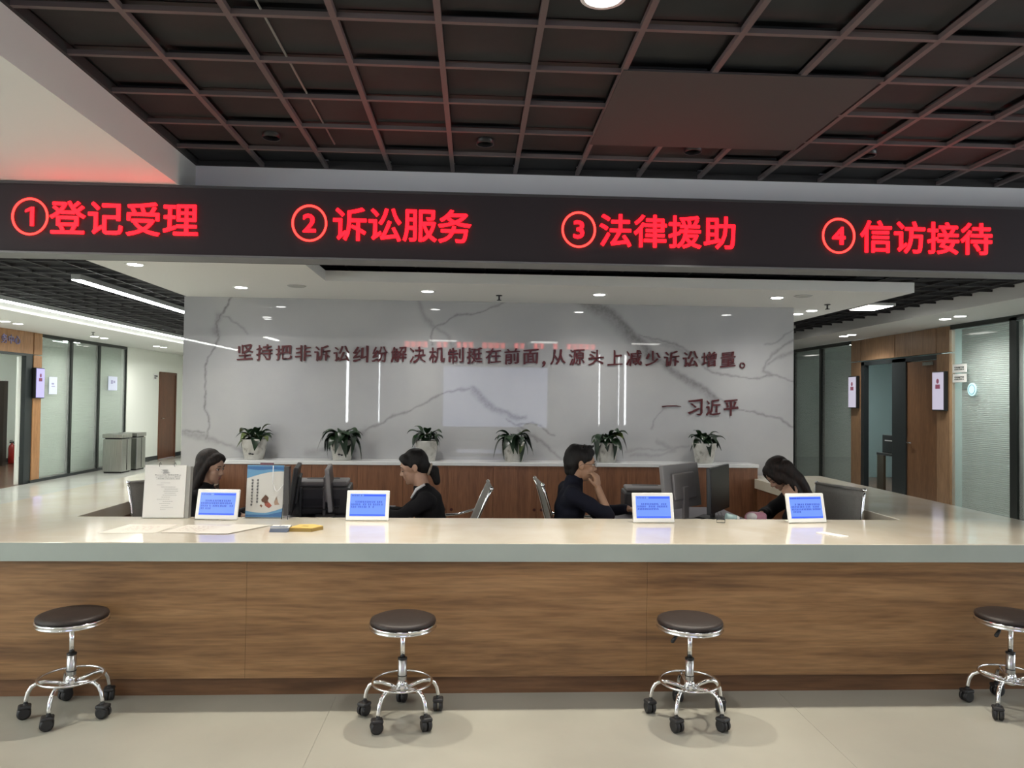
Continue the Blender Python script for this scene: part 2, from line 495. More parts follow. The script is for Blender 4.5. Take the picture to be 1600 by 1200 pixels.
# marble feature wall: grid mesh with the veins stored as a colour attribute
VEINS = [
 (0.0053,0.55,[(-2.47,2.58),(-2.53,2.47),(-2.59,2.38),(-2.62,2.29),(-2.58,2.16),(-2.65,2.03),(-2.69,1.95),(-2.71,1.81),(-2.73,1.68),(-2.70,1.54),(-2.71,1.42),(-2.68,1.32),(-2.68,1.13)]),
 (0.0297,0.30,[(-2.61,2.37),(-2.62,2.25),(-2.59,2.18)]),
 (0.0040,0.30,[(-2.59,2.38),(-2.51,2.37),(-2.40,2.30),(-2.31,2.20)]),
 (0.0231,0.28,[(-2.93,1.19),(-2.71,1.15),(-2.52,1.07),(-2.33,1.01),(-2.01,0.96)]),
 (0.0043,0.45,[(-2.93,1.22),(-2.84,1.21),(-2.71,1.18)]),
 (0.0059,0.42,[(-0.45,2.10),(-0.44,2.23),(-0.40,2.31),(-0.29,2.35),(-0.16,2.42),(0.04,2.46),(0.24,2.52),(0.47,2.65)]),
 (0.0231,0.25,[(-0.58,2.56),(-0.54,2.40),(-0.43,2.30)]),
 (0.0132,0.22,[(-0.40,2.29),(-0.30,2.22),(-0.23,2.09)]),
 (0.0083,0.40,[(-0.05,1.65),(-0.18,1.66),(-0.28,1.63),(-0.37,1.58),(-0.50,1.51),(-0.66,1.44),(-0.83,1.39),(-0.92,1.31),(-1.02,1.26),(-1.11,1.22)]),
 (0.0297,0.20,[(-1.11,1.22),(-1.31,1.12),(-1.50,1.04),(-1.69,0.99)]),
 (0.0520,0.52,[(1.13,2.57),(1.33,2.52),(1.47,2.40),(1.60,2.27),(1.77,2.10),(1.84,2.00)]),
 (0.0280,0.46,[(1.81,2.04),(2.01,1.91),(2.18,1.81),(2.35,1.71),(2.51,1.60)]),
 (0.0066,0.40,[(1.70,2.24),(1.91,2.21),(2.08,2.14),(2.25,2.06),(2.37,1.93),(2.50,1.87),(2.69,1.82),(2.93,1.82),(3.13,1.84),(3.34,1.79)]),
 (0.0198,0.22,[(1.77,2.22),(1.97,2.15),(2.18,2.06)]),
 (0.0059,0.45,[(2.51,1.60),(2.69,1.52),(2.83,1.46),(3.03,1.44),(3.17,1.39),(3.34,1.32)]),
 (0.0115,0.35,[(3.33,2.21),(3.21,2.16),(3.10,2.08),(3.03,1.98),(3.02,1.89),(3.12,1.84)]),
 (0.0198,0.30,[(3.33,2.08),(3.21,2.05),(3.12,2.01),(3.06,1.97)]),
 (0.0260,0.42,[(-0.01,1.66),(0.09,1.55),(0.25,1.45),(0.38,1.39),(0.52,1.38)]),
 (0.0083,0.45,[(0.44,1.31),(0.52,1.31),(0.60,1.31),(0.70,1.28),(0.76,1.22),(0.82,1.20)]),
 (0.0099,0.35,[(0.46,1.25),(0.60,1.18),(0.72,1.11),(0.82,1.01),(0.88,0.95)]),
 (0.0049,0.40,[(0.32,1.36),(0.44,1.31),(0.50,1.27),(0.65,1.13)]),
 (0.0053,0.30,[(1.94,1.47),(1.87,1.37),(1.85,1.26)]),
 (0.0132,0.22,[(1.88,1.14),(1.98,1.09),(2.06,1.04),(1.85,1.00),(1.62,0.99)]),
 (0.0099,0.20,[(1.58,1.03),(1.78,1.07),(2.05,1.06),(2.25,1.11)]),
 (0.0040,0.30,[(3.03,2.16),(3.16,2.21),(3.33,2.33)]),
]
def marble():
    x0, x1, z0, z1, st = -2.94, 3.335, 0.0, 2.56, 0.011
    nx = int((x1 - x0) / st) + 1; nz = int((z1 - z0) / st) + 1
    X, Z = np.meshgrid(np.linspace(x0, x1, nx), np.linspace(z0, z1, nz))
    # wobble so that the vein edges wander as in stone
    WX = X + 0.012 * np.sin(Z * 17 + 2 * np.sin(X * 9)) + 0.004 * np.sin(Z * 61 + X * 41) + 0.0015 * np.sin(Z * 190 - X * 77)
    WZ = Z + 0.012 * np.sin(X * 15 + 2 * np.sin(Z * 11)) + 0.004 * np.sin(X * 59 - Z * 37) + 0.0015 * np.sin(X * 170 + Z * 93)
    val = np.zeros_like(X)
    for wd, dk, pts in VEINS:
        d = np.full_like(X, 9.0)
        for (ax, az), (bx_, bz) in zip(pts[:-1], pts[1:]):
            vx, vz = bx_ - ax, bz - az
            t = np.clip(((WX - ax) * vx + (WZ - az) * vz) / (vx * vx + vz * vz), 0, 1)
            d = np.minimum(d, np.hypot(WX - ax - t * vx, WZ - az - t * vz))
        wv = wd * (1 + 0.35 * np.sin(X * 13 + Z * 17)) + 0.003
        a = dk * np.exp(-(d / wv) ** 2 * 0.9)
        if wd > 0.012:   # broad veins carry a darker hair line at their rim
            a = np.maximum(a, dk * 0.5 * (0.6 + 0.4 * np.sin(X * 9 + Z * 7)) * np.exp(-((d - wv) / 0.006) ** 2)) 
        val = np.maximum(val, a)
    vs = np.zeros((nx * nz, 3)); vs[:, 0] = X.ravel(); vs[:, 1] = 7.6; vs[:, 2] = Z.ravel()
    idx = np.arange(nx * nz).reshape(nz, nx)
    fs = np.stack([idx[:-1, :-1], idx[:-1, 1:], idx[1:, 1:], idx[1:, :-1]], -1).reshape(-1, 4)
    me = bpy.data.meshes.new('wall_marble')
    nvf = len(vs)
    b = [(x0, 7.6, z0), (x1, 7.6, z0), (x1, 7.6, z1), (x0, 7.6, z1), (x0, 14.5, z0), (x1, 14.5, z0), (x1, 14.5, 3.0), (x0, 14.5, 3.0)]
    allv = [tuple(v) for v in vs] + b
    allf = [tuple(int(i) for i in f) for f in fs]
    n0 = nvf
    allf += [(n0 + 1, n0 + 5, n0 + 6, n0 + 2), (n0 + 4, n0 + 0, n0 + 3, n0 + 7), (n0 + 5, n0 + 4, n0 + 7, n0 + 6), (n0 + 3, n0 + 2, n0 + 6, n0 + 7)]
    me.from_pydata(allv, [], allf)
    at = me.attributes.new('vein', 'FLOAT', 'POINT')
    at.data.foreach_set('value', np.concatenate([val.ravel(), np.zeros(8)]))
    me.update()
    m = mat('white_veined_marble', (0.7, 0.7, 0.7), 0.02, spec=0.55)
    nt = m.node_tree; L = nt.links.new
    bs = nt.nodes['Principled BSDF']
    a = nt.nodes.new('ShaderNodeAttribute'); a.attribute_name = 'vein'
    tc = nt.nodes.new('ShaderNodeTexCoord')
    n = nt.nodes.new('ShaderNodeTexNoise'); n.inputs['Scale'].default_value = 1.3; n.inputs['Detail'].default_value = 8
    r = ramp(nt, [(0.3, (0.38, 0.383, 0.395)), (0.7, (0.46, 0.46, 0.458))])
    n3 = nt.nodes.new('ShaderNodeTexNoise'); n3.inputs['Scale'].default_value = 38; n3.inputs['Detail'].default_value = 4
    ml = nt.nodes.new('ShaderNodeMath'); ml.operation = 'MULTIPLY_ADD'
    ml.inputs[1].default_value = 1.2; ml.inputs[2].default_value = 0.45
    mm = nt.nodes.new('ShaderNodeMath'); mm.operation = 'MULTIPLY'
    mx = nt.nodes.new('ShaderNodeMix'); mx.data_type = 'RGBA'
    mx.inputs['B'].default_value = (0.075, 0.07, 0.07, 1)
    L(tc.outputs['Object'], n.inputs[0]); L(n.outputs[0], r.inputs[0])
    L(tc.outputs['Object'], n3.inputs[0]); L(n3.outputs[0], ml.inputs[0])
    L(a.outputs['Fac'], mm.inputs[0]); L(ml.outputs[0], mm.inputs[1])
    L(r.outputs[0], mx.inputs['A']); L(mm.outputs[0], mx.inputs['Factor'])
    L(mx.outputs['Result'], bs.inputs['Base Color'])
    me.materials.append(m)
    return link('wall_marble', me, kind='structure')
marble()

# far wall of the halls, back wall behind the viewer, side walls in front
struct('wall_far', MB().box(-7.75, 6.4, 20, 20.1, 0, 3.0), WALLW)
struct('wall_rear', MB().box(-7.75, 6.4, -4.1, -4, 0, 3.2), mat('rear_wall_paint', (0.52, 0.51, 0.49), 0.7))
wl = struct('wall_left', MB().box(-7.85, -7.75, -4, 11.8, 0, 3.0).box(-7.85, -7.75, 16.9, 18.6, 0, 2.7).box(-7.85, -7.75, 19.57, 20, 0, 2.7).box(-7.85, -7.75, 18.6, 19.57, 2.13, 2.7), WALLW)
struct('wall_right', MB().box(6.4, 6.5, -4, 5.5, 0, 3.0).box(6.4, 6.5, 15.6, 20, 0, 2.7), WALLW)
# dark baseboards
struct('baseboard_left', MB().box(-7.75, -7.735, 16.9, 18.55, 0, 0.1).box(-7.75, -7.735, 19.6, 20, 0, 0.1).box(-7.75, -7.735, 13.35, 16.9, 0, 0.05), DARKF)
struct('baseboard_far', MB().box(-7.7, 6.4, 19.985, 20, 0, 0.1), DARKF)
# far brown door in the left hall
d = ident('door_1', (-7.76, 19.08, 0))
MB().box(-0.02, 0.02, -0.46, 0.46, 0.005, 2.09).build('door_leaf', DOORB, d)
for yy in (-0.485, 0.485):
    MB().box(-0.03, 0.035, yy - 0.03, yy + 0.03, 0, 2.13).build('door_jamb', DOORB, d)
MB().box(-0.03, 0.035, -0.51, 0.51, 2.09, 2.15).build('door_head', DOORB, d)
MB().cone((0.02, -0.36, 1.0), (0.06, -0.36, 1.0), 0.01).cone((0.06, -0.38, 1.0), (0.06, -0.26, 1.0), 0.009).build('door_handle', CHROME, d)
s_ = thing('door_sign', 'small white room sign beside the far brown door', 'sign', (-7.745, 18.35, 2.02))
MB().box(0, 0.012, -0.12, 0.12, -0.07, 0.07).build('plate', SCRF, s_)
MB().box(0.012, 0.014, -0.09, 0.09, 0.0, 0.03).box(0.012, 0.014, -0.09, 0.02, -0.045, -0.02).build('lettering', INKD, s_)

# ---- left hall shop-front: open doorway, wood column, glass panels
po = MB().box(-7.83, -7.75, 13.40, 13.64, 0, 2.24)
struct('trim_2', po, WOODL)
struct('trim_3', MB().box(-7.83, -7.75, 11.0, 13.37, 2.26, 2.64), WOODL)
struct('trim_4', MB().box(-7.83, -7.75, 13.40, 13.64, 2.26, 2.64), WOODL)
struct('trim_5', MB().box(-7.84, -7.765, 13.2, 13.40, 0, 2.26).box(-7.84, -7.765, 11.0, 13.2, 2.22, 2.26), DARKF)
wg = ident('window_1', (-7.79, 13.64, 0))
for a, b_ in ((0.0, 0.98), (1.04, 2.04), (2.10, 3.24)):
    MB().box(-0.006, 0.006, a, b_, 0.05, 2.58).build('pane', GLASSH, wg)
for a in (1.01, 2.07):
    MB().box(-0.04, 0.03, a - 0.035, a + 0.035, 0.0, 2.62).build('mullion', MULL, wg)
MB().box(-0.03, 0.03, 3.22, 3.27, 0, 2.62).build('mullion', MULL, wg)
MB().box(-0.03, 0.03, 0, 3.24, 2.58, 2.64).build('head_rail', MULL, wg)
MB().box(-0.03, 0.04, 0, 3.24, 0.0, 0.05).build('sill_rail', MULL, wg)
sb = MB()
z = 0.06
while z < 2.57:
    sb.box(-0.10, -0.075, 0.01, 3.2, z, z + 0.018); z += 0.025
sb.build('blind_slats', BLIND, wg, kind='stuff')
# room behind the left glass
struct('wall_office_left', MB().box(-10.7, -10.6, 10.5, 18.5, 0, 2.7).box(-10.6, -7.86, 10.4, 10.5, 0, 2.7).box(-10.6, -7.86, 18.45, 18.55, 0, 2.7), WALLW)
struct('floor_office_left', MB().box(-10.6, -7.75, 10.4, 18.45, -0.02, -0.003), wood('office_floor_brown', (0.10, 0.05, 0.03), (0.16, 0.08, 0.05), (0.2, 0.11, 0.07), (4, 0.5, 4), 0.25))
struct('ceiling_office_left', MB().box(-10.6, -7.75, 10.4, 18.45, 2.7, 2.75), WHITE)
struct('baseboard_office', MB().box(-10.6, -10.585, 10.5, 18.4, 0, 0.1), DARKF)
struct('door_2', MB().box(-7.875, -7.845, 13.12, 13.20, 0.0, 2.2), WALLW)
pp = MB().box(-10.3, -10.18, 16.55, 16.68, 0, 1.84)
tag(pp.build('floor_stand', mat('dark_brown_stand', (0.03, 0.018, 0.014), 0.4)), 'tall dark upright post inside the doorway at far left', 'post')
fe = thing('fire_extinguisher', 'red fire extinguisher on the floor inside the left doorway', 'extinguisher', (-10.38, 17.2, 0))
red = mat('extinguisher_red', (0.35, 0.02, 0.015), 0.3)
MB().lathe([(0.06, 0), (0.07, 0.02), (0.07, 0.34), (0.055, 0.40), (0.025, 0.43), (0.02, 0.46)], 20).build('cylinder', red, fe)
MB().box(-0.02, 0.02, -0.06, 0.05, 0.46, 0.49).box(-0.01, 0.01, -0.07, 0.02, 0.51, 0.52).build('valve_handle', BLACK, fe)
MB().tube([(0, 0.04, 0.47), (0, 0.10, 0.42), (0, 0.10, 0.25), (0, 0.08, 0.12)], 0.01).build('hose', BLACK, fe)

# door header lettering
hs = thing('header_sign', 'blue and white characters over the left hall doorway', 'sign', (-7.75, 12.55, 2.47))
for k, ch in enumerate('务中心'):
    me = glyph(ch, 0.16, 0.012, 0.012)
    me.materials.append(mat('sign_letter_violet', (0.24, 0.22, 0.42), 0.3))
    recenter(me, 0, 0, None, None)
    link('character', me, hs, loc=(0.012, k * 0.175, 0), rot=(0, 0, PI / 2))

def wall_tablet(x, y, z, side, label, lit):
    """narrow portrait display on a bracket; side=+1 faces +X"""
    t = thing('wall_display', label, 'display', (x, y, z))
    t.rotation_euler = (0, 0, 0)
    MB().bbox(min(0, side * 0.06), max(0, side * 0.06), -0.135, 0.135, -0.27, 0.27, 0.01).build('housing', BLACK, t)
    sc = MB().box(min(side * 0.06, side * 0.064), max(side * 0.06, side * 0.064), -0.12, 0.12, -0.255, 0.255).build('screen', lit, t)
    # portrait picture on the screen: head and shoulders
    pm = mat('screen_portrait_dark', (0.05, 0.01, 0.02), 0.3, emit=(0.18, 0.06, 0.09), estr=0.7)
    q = MB()
    xs = side * 0.066
    q.ball((xs, 0, 0.135), (0.002, 0.03, 0.035)).box(min(xs, xs - side * 0.002), max(xs, xs - side * 0.002), -0.05, 0.05, 0.03, 0.09)
    q.build('portrait', pm, t)
    return t
LIT1 = mat('display_lit_violet', (0.1, 0.1, 0.2), 0.3, emit=(0.42, 0.38, 0.80), estr=0.8)
LIT2 = mat('display_lit_pale', (0.1, 0.1, 0.1), 0.3, emit=(0.62, 0.58, 0.72), estr=0.5)
wall_tablet(-7.75, 13.50, 1.755, 1, 'violet lit portrait display on the oak column beside left glass', LIT1)
wall_tablet(6.4, 12.15, 1.76, -1, 'narrow lit display on the wood column left of the open doorway', LIT2)
wall_tablet(6.4, 9.84, 1.75, -1, 'narrow lit display on the wood column nearest the right glass', LIT2)
nt_ = thing('paper_notice', 'pale notice sheet stuck on the left hall glass', 'notice', (-7.775, 14.05, 1.72))
MB().box(0, 0.002, -0.13, 0.13, -0.16, 0.16).build('sheet', mat('notice_blue_white', (0.62, 0.66, 0.82), 0.5), nt_)
MB().box(0.002, 0.003, -0.05, 0.03, 0.02, 0.05).box(0.002, 0.003, -0.05, 0.06, -0.02, -0.005).build('print', mat('notice_ink', (0.3, 0.3, 0.5), 0.6), nt_)
nt2 = thing('paper_notice', 'pale notice on the left glass above the litter bins', 'notice', (-7.775, 16.3, 1.80))
MB().box(0, 0.002, -0.2, 0.2, -0.14, 0.16).build('sheet', mat('notice_blue_white', (0.62, 0.66, 0.82), 0.5), nt2)
MB().box(0.002, 0.003, -0.08, 0.0, 0.0, 0.08).box(0.002, 0.003, 0.03, 0.1, 0.02, 0.07).build('print', mat('notice_ink', (0.3, 0.3, 0.5), 0.6), nt2)

# ---- right hall shop-front
xr = 6.4
struct('trim_6', MB().box(xr, xr + 0.08, 12.0, 12.3, 0, 2.26).box(xr, xr + 0.08, 12.0, 12.3, 2.28, 2.63), wood('right_column_veneer', (0.25, 0.14, 0.075), (0.33, 0.195, 0.105), (0.40, 0.24, 0.135), (6, 6, 0.5)))
struct('trim_7', MB().box(xr, xr + 0.08, 9.69, 9.96, 0, 2.26).box(xr, xr + 0.08, 9.69, 9.96, 2.28, 2.63), MATS['right_column_veneer'])
struct('trim_8', MB().box(xr, xr + 0.08, 11.0, 11.98, 2.28, 2.63).box(xr, xr + 0.08, 9.98, 10.98, 2.28, 2.63), MATS['right_column_veneer'])
struct('trim_9', MB().box(xr + 0.01, xr + 0.09, 11.9, 12.0, 0, 2.25).box(xr + 0.01, xr + 0.09, 10.72, 11.08, 0, 2.25).box(xr + 0.01, xr + 0.09, 9.95, 12.0, 2.2, 2.26), DARKF)
d = ident('door_3', (xr + 0.05, 10.34, 0))
MB().box(-0.02, 0.02, -0.38, 0.38, 0.005, 2.19).build('door_leaf', WOODD, d)
MB().cone((-0.02, 0.3, 1.0), (-0.06, 0.3, 1.0), 0.01).cone((-0.06, 0.32, 1.0), (-0.06, 0.2, 1.0), 0.009).build('door_handle', CHROME, d)
MB().box(-0.05, -0.02, -0.3, -0.05, 2.12, 2.17).build('door_closer', CHROME, d)
wg = ident('window_2', (xr + 0.04, 12.3, 0))
for a, b_ in ((0.0, 1.11), (1.19, 2.30), (2.38, 3.3)):
    MB().box(-0.006, 0.006, a, b_, 0.05, 2.58).build('pane', GLASSH, wg)
for a in (1.15, 2.34):
    MB().box(-0.03, 0.04, a - 0.04, a + 0.04, 0.0, 2.62).build('mullion', MULL, wg)
MB().box(-0.03, 0.03, 0, 3.3, 2.58, 2.64).build('head_rail', MULL, wg)
MB().box(-0.04, 0.03, 0, 3.3, 0.0, 0.05).build('sill_rail', MULL, wg)
sb = MB(); z = 0.06
while z < 2.57:
    sb.box(0.08, 0.10, 0.01, 3.28, z, z + 0.02); z += 0.025
sb.build('blind_slats', BLIND2, wg, kind='stuff')
wg = ident('window_3', (xr + 0.04, 5.5, 0))
for a, b_ in ((0.0, 0.95), (1.05, 2.95), (3.08, 4.18)):
    MB().box(-0.006, 0.006, a, b_, 0.05, 2.58).build('pane', GLASSH, wg)
for a in (1.0, 3.015):
    MB().box(-0.03, 0.05, a - 0.06, a + 0.06, 0.0, 2.62).build('mullion', MULL, wg)
MB().box(-0.03, 0.03, 0, 4.18, 2.58, 2.64).build('head_rail', MULL, wg)
MB().box(-0.04, 0.03, 0, 4.18, 0.0, 0.05).build('sill_rail', MULL, wg)
# slats curve outward like ribbed blinds
sb = MB(); z = 0.06
while z < 2.57:
    for (a, b_) in ((0.01, 0.94), (1.06, 2.94), (3.10, 4.08)):
        sb.add([(0.07, a, z), (0.07, b_, z), (0.058, b_, z + 0.011), (0.058, a, z + 0.011), (0.07, b_, z + 0.022), (0.07, a, z + 0.022)], [(0, 3, 2, 1), (3, 5, 4, 2)])
    z += 0.024
sb.build('blind_slats', BLIND2, wg, kind='stuff')
struct('wall_office_right', MB().box(9.4, 9.5, 5.5, 15.6, 0, 2.7).box(6.5, 9.4, 5.4, 5.5, 0, 2.7).box(6.5, 9.4, 15.5, 15.6, 0, 2.7).box(6.5, 9.4, 10.0, 10.06, 0, 2.7), mat('office_wall_teal_grey', (0.30, 0.38, 0.38), 0.6))
struct('floor_office_right', MB().box(6.4, 9.5, 5.5, 15.6, -0.02, -0.003), MATS['office_floor_brown'])
struct('ceiling_office_right', MB().box(6.4, 9.5, 5.5, 15.6, 2.7, 2.75), WHITE)
def office_fill_light(name, loc, e, lb):  # office lamps added to brighten the blinds behind the glass
    t = thing(name, lb, 'lamp', loc)
    MB().box(-0.3, 0.3, -0.3, 0.3, -0.02, 0.0).build('frame', TRIM, t)
    MB().box(-0.27, 0.27, -0.27, 0.27, -0.024, -0.02).build('diffuser', mat('office_diffuser_%d' % int(e * 10), (0.8, 0.8, 0.8), 0.5, emit=(0.9, 1.0, 0.97), estr=e), t)
for yy, w_ in ((7.2, 'nearest ribbed glass'), (8.8, 'second ribbed glass'), (13.4, 'far glass panels')):
    office_fill_light('office_lamp', (7.2, yy, 2.7), 36, 'flat lamp in the right office behind the ' + w_)
for xx, yy, w_ in ((-8.6, 12.2, 'open doorway'), (-8.7, 14.8, 'middle glass panel'), (-8.7, 16.2, 'farthest glass panel')):
    office_fill_light('office_lamp', (xx, yy, 2.7), 16, 'flat lamp in the left office behind the ' + w_)
# furniture seen through the open right doorway
oc = thing('office_desk', 'dark office desk with pale end panel inside the right doorway', 'desk', (7.4, 11.9, 0))
MB().bbox(-0.5, 0.5, -0.45, 0.5, 0.70, 0.74, 0.004).build('desktop', mat('dark_desktop', (0.03, 0.028, 0.027), 0.3), oc)
MB().box(-0.5, -0.46, 0.28, 0.48, 0, 0.70).build('end_panel', mat('olive_panel', (0.12, 0.10, 0.07), 0.5), oc)
MB().box(-0.47, 0.47, -0.43, -0.40, 0, 0.70).build('front_panel', BLACK, oc)
ob = thing('equipment_box', 'dark equipment case on the office desk inside the right doorway', 'box', (7.35, 12.0, 0.74))
MB().bbox(-0.35, 0.3, -0.35, 0.40, 0, 0.30, 0.01).build('case', BLACK, ob)
MB().box(-0.36, -0.35, -0.25, 0.3, 0.2, 0.215).build('light_edge', SCRF, ob)

# signs and round sticker on the right glass
for (z, a, lb) in ((2.045, '窗口服务', 'upper white name plate projecting beside the right wood column'), (1.915, '办公室', 'lower white name plate projecting beside the right wood column')):
    t = thing('name_plate', lb, 'sign', (xr - 0.02, 9.45, z))
    MB().bbox(-0.012, 0.0, -0.155, 0.12, -0.055, 0.055, 0.004).build('plate', SCRF, t)
    q = MB()
    for k in range(5):
        yy = 0.08 - k * 0.04
        q.box(-0.015, -0.012, yy - 0.028, yy, 0.012 - 0.006 * (k % 3), 0.022).box(-0.015, -0.012, yy - 0.028, yy, -0.022, -0.012 + 0.004 * (k % 2)).box(-0.015, -0.012, yy - 0.018, yy - 0.01, -0.022, 0.022)
    q.build('lettering', mat('dark_green_ink', (0.05, 0.07, 0.06), 0.6), t)
t = thing('round_sticker', 'pale blue round sticker on the right glass panel', 'sticker', (xr + 0.025, 9.26, 1.765))
MB().cone((0, 0, 0), (-0.008, 0, 0), 0.085, 0.085, 28, smooth=False).build('disc', mat('sticker_pale_blue', (0.62, 0.85, 0.88), 0.3, emit=(0.5, 0.8, 0.85), estr=0.25), t)  # disc is no lamp; a faint glow is put into its material
MB().tube([(-0.009, 0.06 * math.cos(a * PI / 12), 0.06 * math.sin(a * PI / 12)) for a in range(24)], 0.004, 6, True).build('ring', mat('sticker_blue', (0.2, 0.5, 0.6), 0.4), t)

# ================================================================== LAMPS
def ceiling_panel(x, y, z, lx, ly, label, group=None):
    t = thing('ceiling_panel_light', label, 'lamp', (x, y, z), group=group)
    MB().box(-lx / 2 - 0.02, lx / 2 + 0.02, -ly / 2 - 0.02, ly / 2 + 0.02, -0.012, 0.02).build('frame', TRIM, t)
    MB().box(-lx / 2, lx / 2, -ly / 2, ly / 2, -0.045, -0.0125).build('diffuser', PANEL, t)
    return t
for x in (-0.75, 1.6, 4.0):
    for y in (2.05, 0.2, -1.9):  # second and rear rows are unseen, added to light the floor
        ceiling_panel(x, y, 2.95, 0.6, 0.5, {-0.75: 'left', 1.6: 'middle', 4.0: 'right'}[x] + ' square panel lamp of the ' + {2.05: 'front', 0.2: 'second', -1.9: 'rear'}[y] + ' row under the dark ceiling grid', 'square ceiling panel lamps')
def lamp_light(name, parent, power, r=0.05, angle=2.6, blend=0.6, loc=(0, 0, -0.02), col=(1.0, 0.97, 0.92)):
    l = bpy.data.lights.new(name, 'SPOT')
    l.energy = power; l.spot_size = angle; l.spot_blend = blend if blend != 0.6 or angle < 2 else 1.0; l.shadow_soft_size = r; l.color = col
    o = bpy.data.objects.new(name, l); C.objects.link(o); o.parent = parent; o.location = loc
    return o
def downlight(x, y, z, label, power, group, r=0.05):
    t = thing('downlight', label, 'lamp', (x, y, z), group=group)
    MB().lathe([(r, -0.004), (r + 0.018, -0.006), (r + 0.022, 0.0), (r + 0.022, 0.01), (r, 0.01)], 28, caps=False).build('trim_ring', TRIM, t)
    MB().cone((0, 0, -0.002), (0, 0, -0.006), r, r * 0.92, 24, smooth=False).build('lens', DISC, t)
    lamp_light('downlight_lamp', t, power, 0.05, loc=(0, 0, -0.03))
    return t
DL = [(-2.16, 6.90, 'downlight in the white soffit above the leftmost planter'), (-0.455, 6.92, 'downlight in the white soffit above the third planter'),
      (1.16, 6.91, 'downlight in the white soffit above the fifth planter'), (2.86, 6.89, 'downlight in the white soffit above the far right of the marble wall')]
for x, y, lb in DL:
    downlight(x, y, 2.56, lb, P_DOWN, 'downlights over the marble wall', 0.055)
downlight(-2.67, 5.57, 2.56, 'nearer downlight of the pair just under the red sign at left', P_DOWN, 'paired soffit downlights', 0.055)
downlight(-2.62, 5.80, 2.56, 'farther downlight of the pair just under the red sign at left', P_DOWN, 'paired soffit downlights', 0.055)
downlight(3.60, 8.10, 2.56, 'farther downlight of the pair past the right end of marble wall', P_DOWN * .7, 'paired soffit downlights', 0.055)
downlight(3.62, 7.80, 2.56, 'nearer downlight of the pair past the right end of marble wall', P_DOWN * .7, 'paired soffit downlights', 0.055)
for k, (x, y) in enumerate(((-7.03, 11.4), (-7.05, 11.75), (-7.05, 14.05), (-7.05, 14.4), (-6.96, 16.5), (-6.95, 16.85))):
    downlight(x, y, 2.64, ('nearer' if k % 2 == 0 else 'farther') + ' downlight of the left hall soffit pair ' + ('above the open doorway', 'above the glass panels', 'before the white end wall')[k // 2], 22, 'left hall downlights', 0.065)
for k, (x, y) in enumerate(((5.87, 8.68), (5.88, 8.98), (5.86, 11.25), (5.86, 11.5))):
    downlight(x, y, 2.64, ('nearer' if k % 2 == 0 else 'farther') + ' downlight of the right hall soffit pair ' + ('before the right glass', 'over the wood doorway')[k // 2], 30, 'right hall downlights', 0.065)
# round lamp at the very top of the picture
t = thing('round_ceiling_light', 'round bright lamp in the grid at the top edge of view', 'lamp', (0.45, 2.66, 3.05))
MB().lathe([(0.07, -0.02), (0.085, -0.02), (0.09, 0.0), (0.09, 0.04), (0.07, 0.04)], 32, caps=False).build('trim_ring', TRIM, t)
MB().cone((0, 0, -0.012), (0, 0, -0.018), 0.07, 0.066, 28, smooth=False).build('lens', DISC, t)
lamp_light('round_lamp', t, 40, 0.06, loc=(0, 0, -0.04))
# recessed spots above the open grid, just before the beam: they throw the stool shadows
for x, nm in ((-1.2, 'recessed spotlight in the ceiling grid above the left tablets'), (0.04, 'recessed spotlight in the ceiling grid just left of the dark blanking panel'),
              (1.29, 'recessed spotlight at the rear edge of the dark blanking panel'), (2.35, 'recessed spotlight in the ceiling grid right of the dark blanking panel')):
    t = thing('recessed_spotlight', nm, 'lamp', (x, 4.33 if x != 1.29 else 4.36, 3.055))
    MB().lathe([(0.045, 0.0), (0.052, 0.0), (0.052, 0.058), (0.045, 0.058), (0.045, 0.0)], 24, caps=False).build('barrel', BLACK, t)
    MB().cone((0, 0, 0.052), (0, 0, 0.056), 0.045, 0.045, 20, smooth=False).build('lens', DISC, t)
    o = lamp_light('spot_lamp', t, P_SPOT, 0.03, math.radians(66), 0.6, (0, 0, 0.012), (1.0, 0.93, 0.80))
    o.rotation_euler = (math.radians(-11), 0, 0)
# strip lamps in the left hall
def strip(x, y0, y1, lb):
    t = thing('strip_light', lb, 'lamp', (x, (y0 + y1) / 2, 2.695), group='left hall strip lamps')
    h = (y1 - y0) / 2
    MB().bbox(-0.045, 0.045, -h, h, 0.0, 0.055, 0.004).build('housing', mat('strip_housing_grey', (0.4, 0.41, 0.4), 0.5), t)
    MB().box(-0.042, 0.042, -h + 0.01, h - 0.01, -0.008, -0.0005).build('diffuser', STRIP, t)
strip(-5.78, 5.6, 18.5, 'long strip lamp nearer the left hall soffit')
strip(-3.96, 7.5, 18.5, 'shorter strip lamp nearer the marble wall')
strip(-3.96, 0.2, 4.35, 'strip lamp under the low white left ceiling, mirrored in the marble')
strip(-5.78, -3.0, 2.6, 'strip lamp in the front left corner of the room, mirrored in the marble')
t = thing('ceiling_panel_light', 'flat panel lamp in the dark right hall ceiling', 'lamp', (4.8, 8.75, 2.74))
MB().box(-0.17, 0.17, -0.24, 0.24, -0.01, 0.03).build('frame', TRIM, t)
MB().box(-0.15, 0.15, -0.22, 0.22, -0.016, -0.0105).build('diffuser', PANEL, t)
for yy in (11.5, 14.5, 17.5):  # further panels added to brighten the right hall
    dup(t, (4.8, yy, 2.74), None, {11.5: 'second', 14.5: 'third', 17.5: 'farthest'}[yy] + ' flat panel lamp down the dark right hall ceiling')
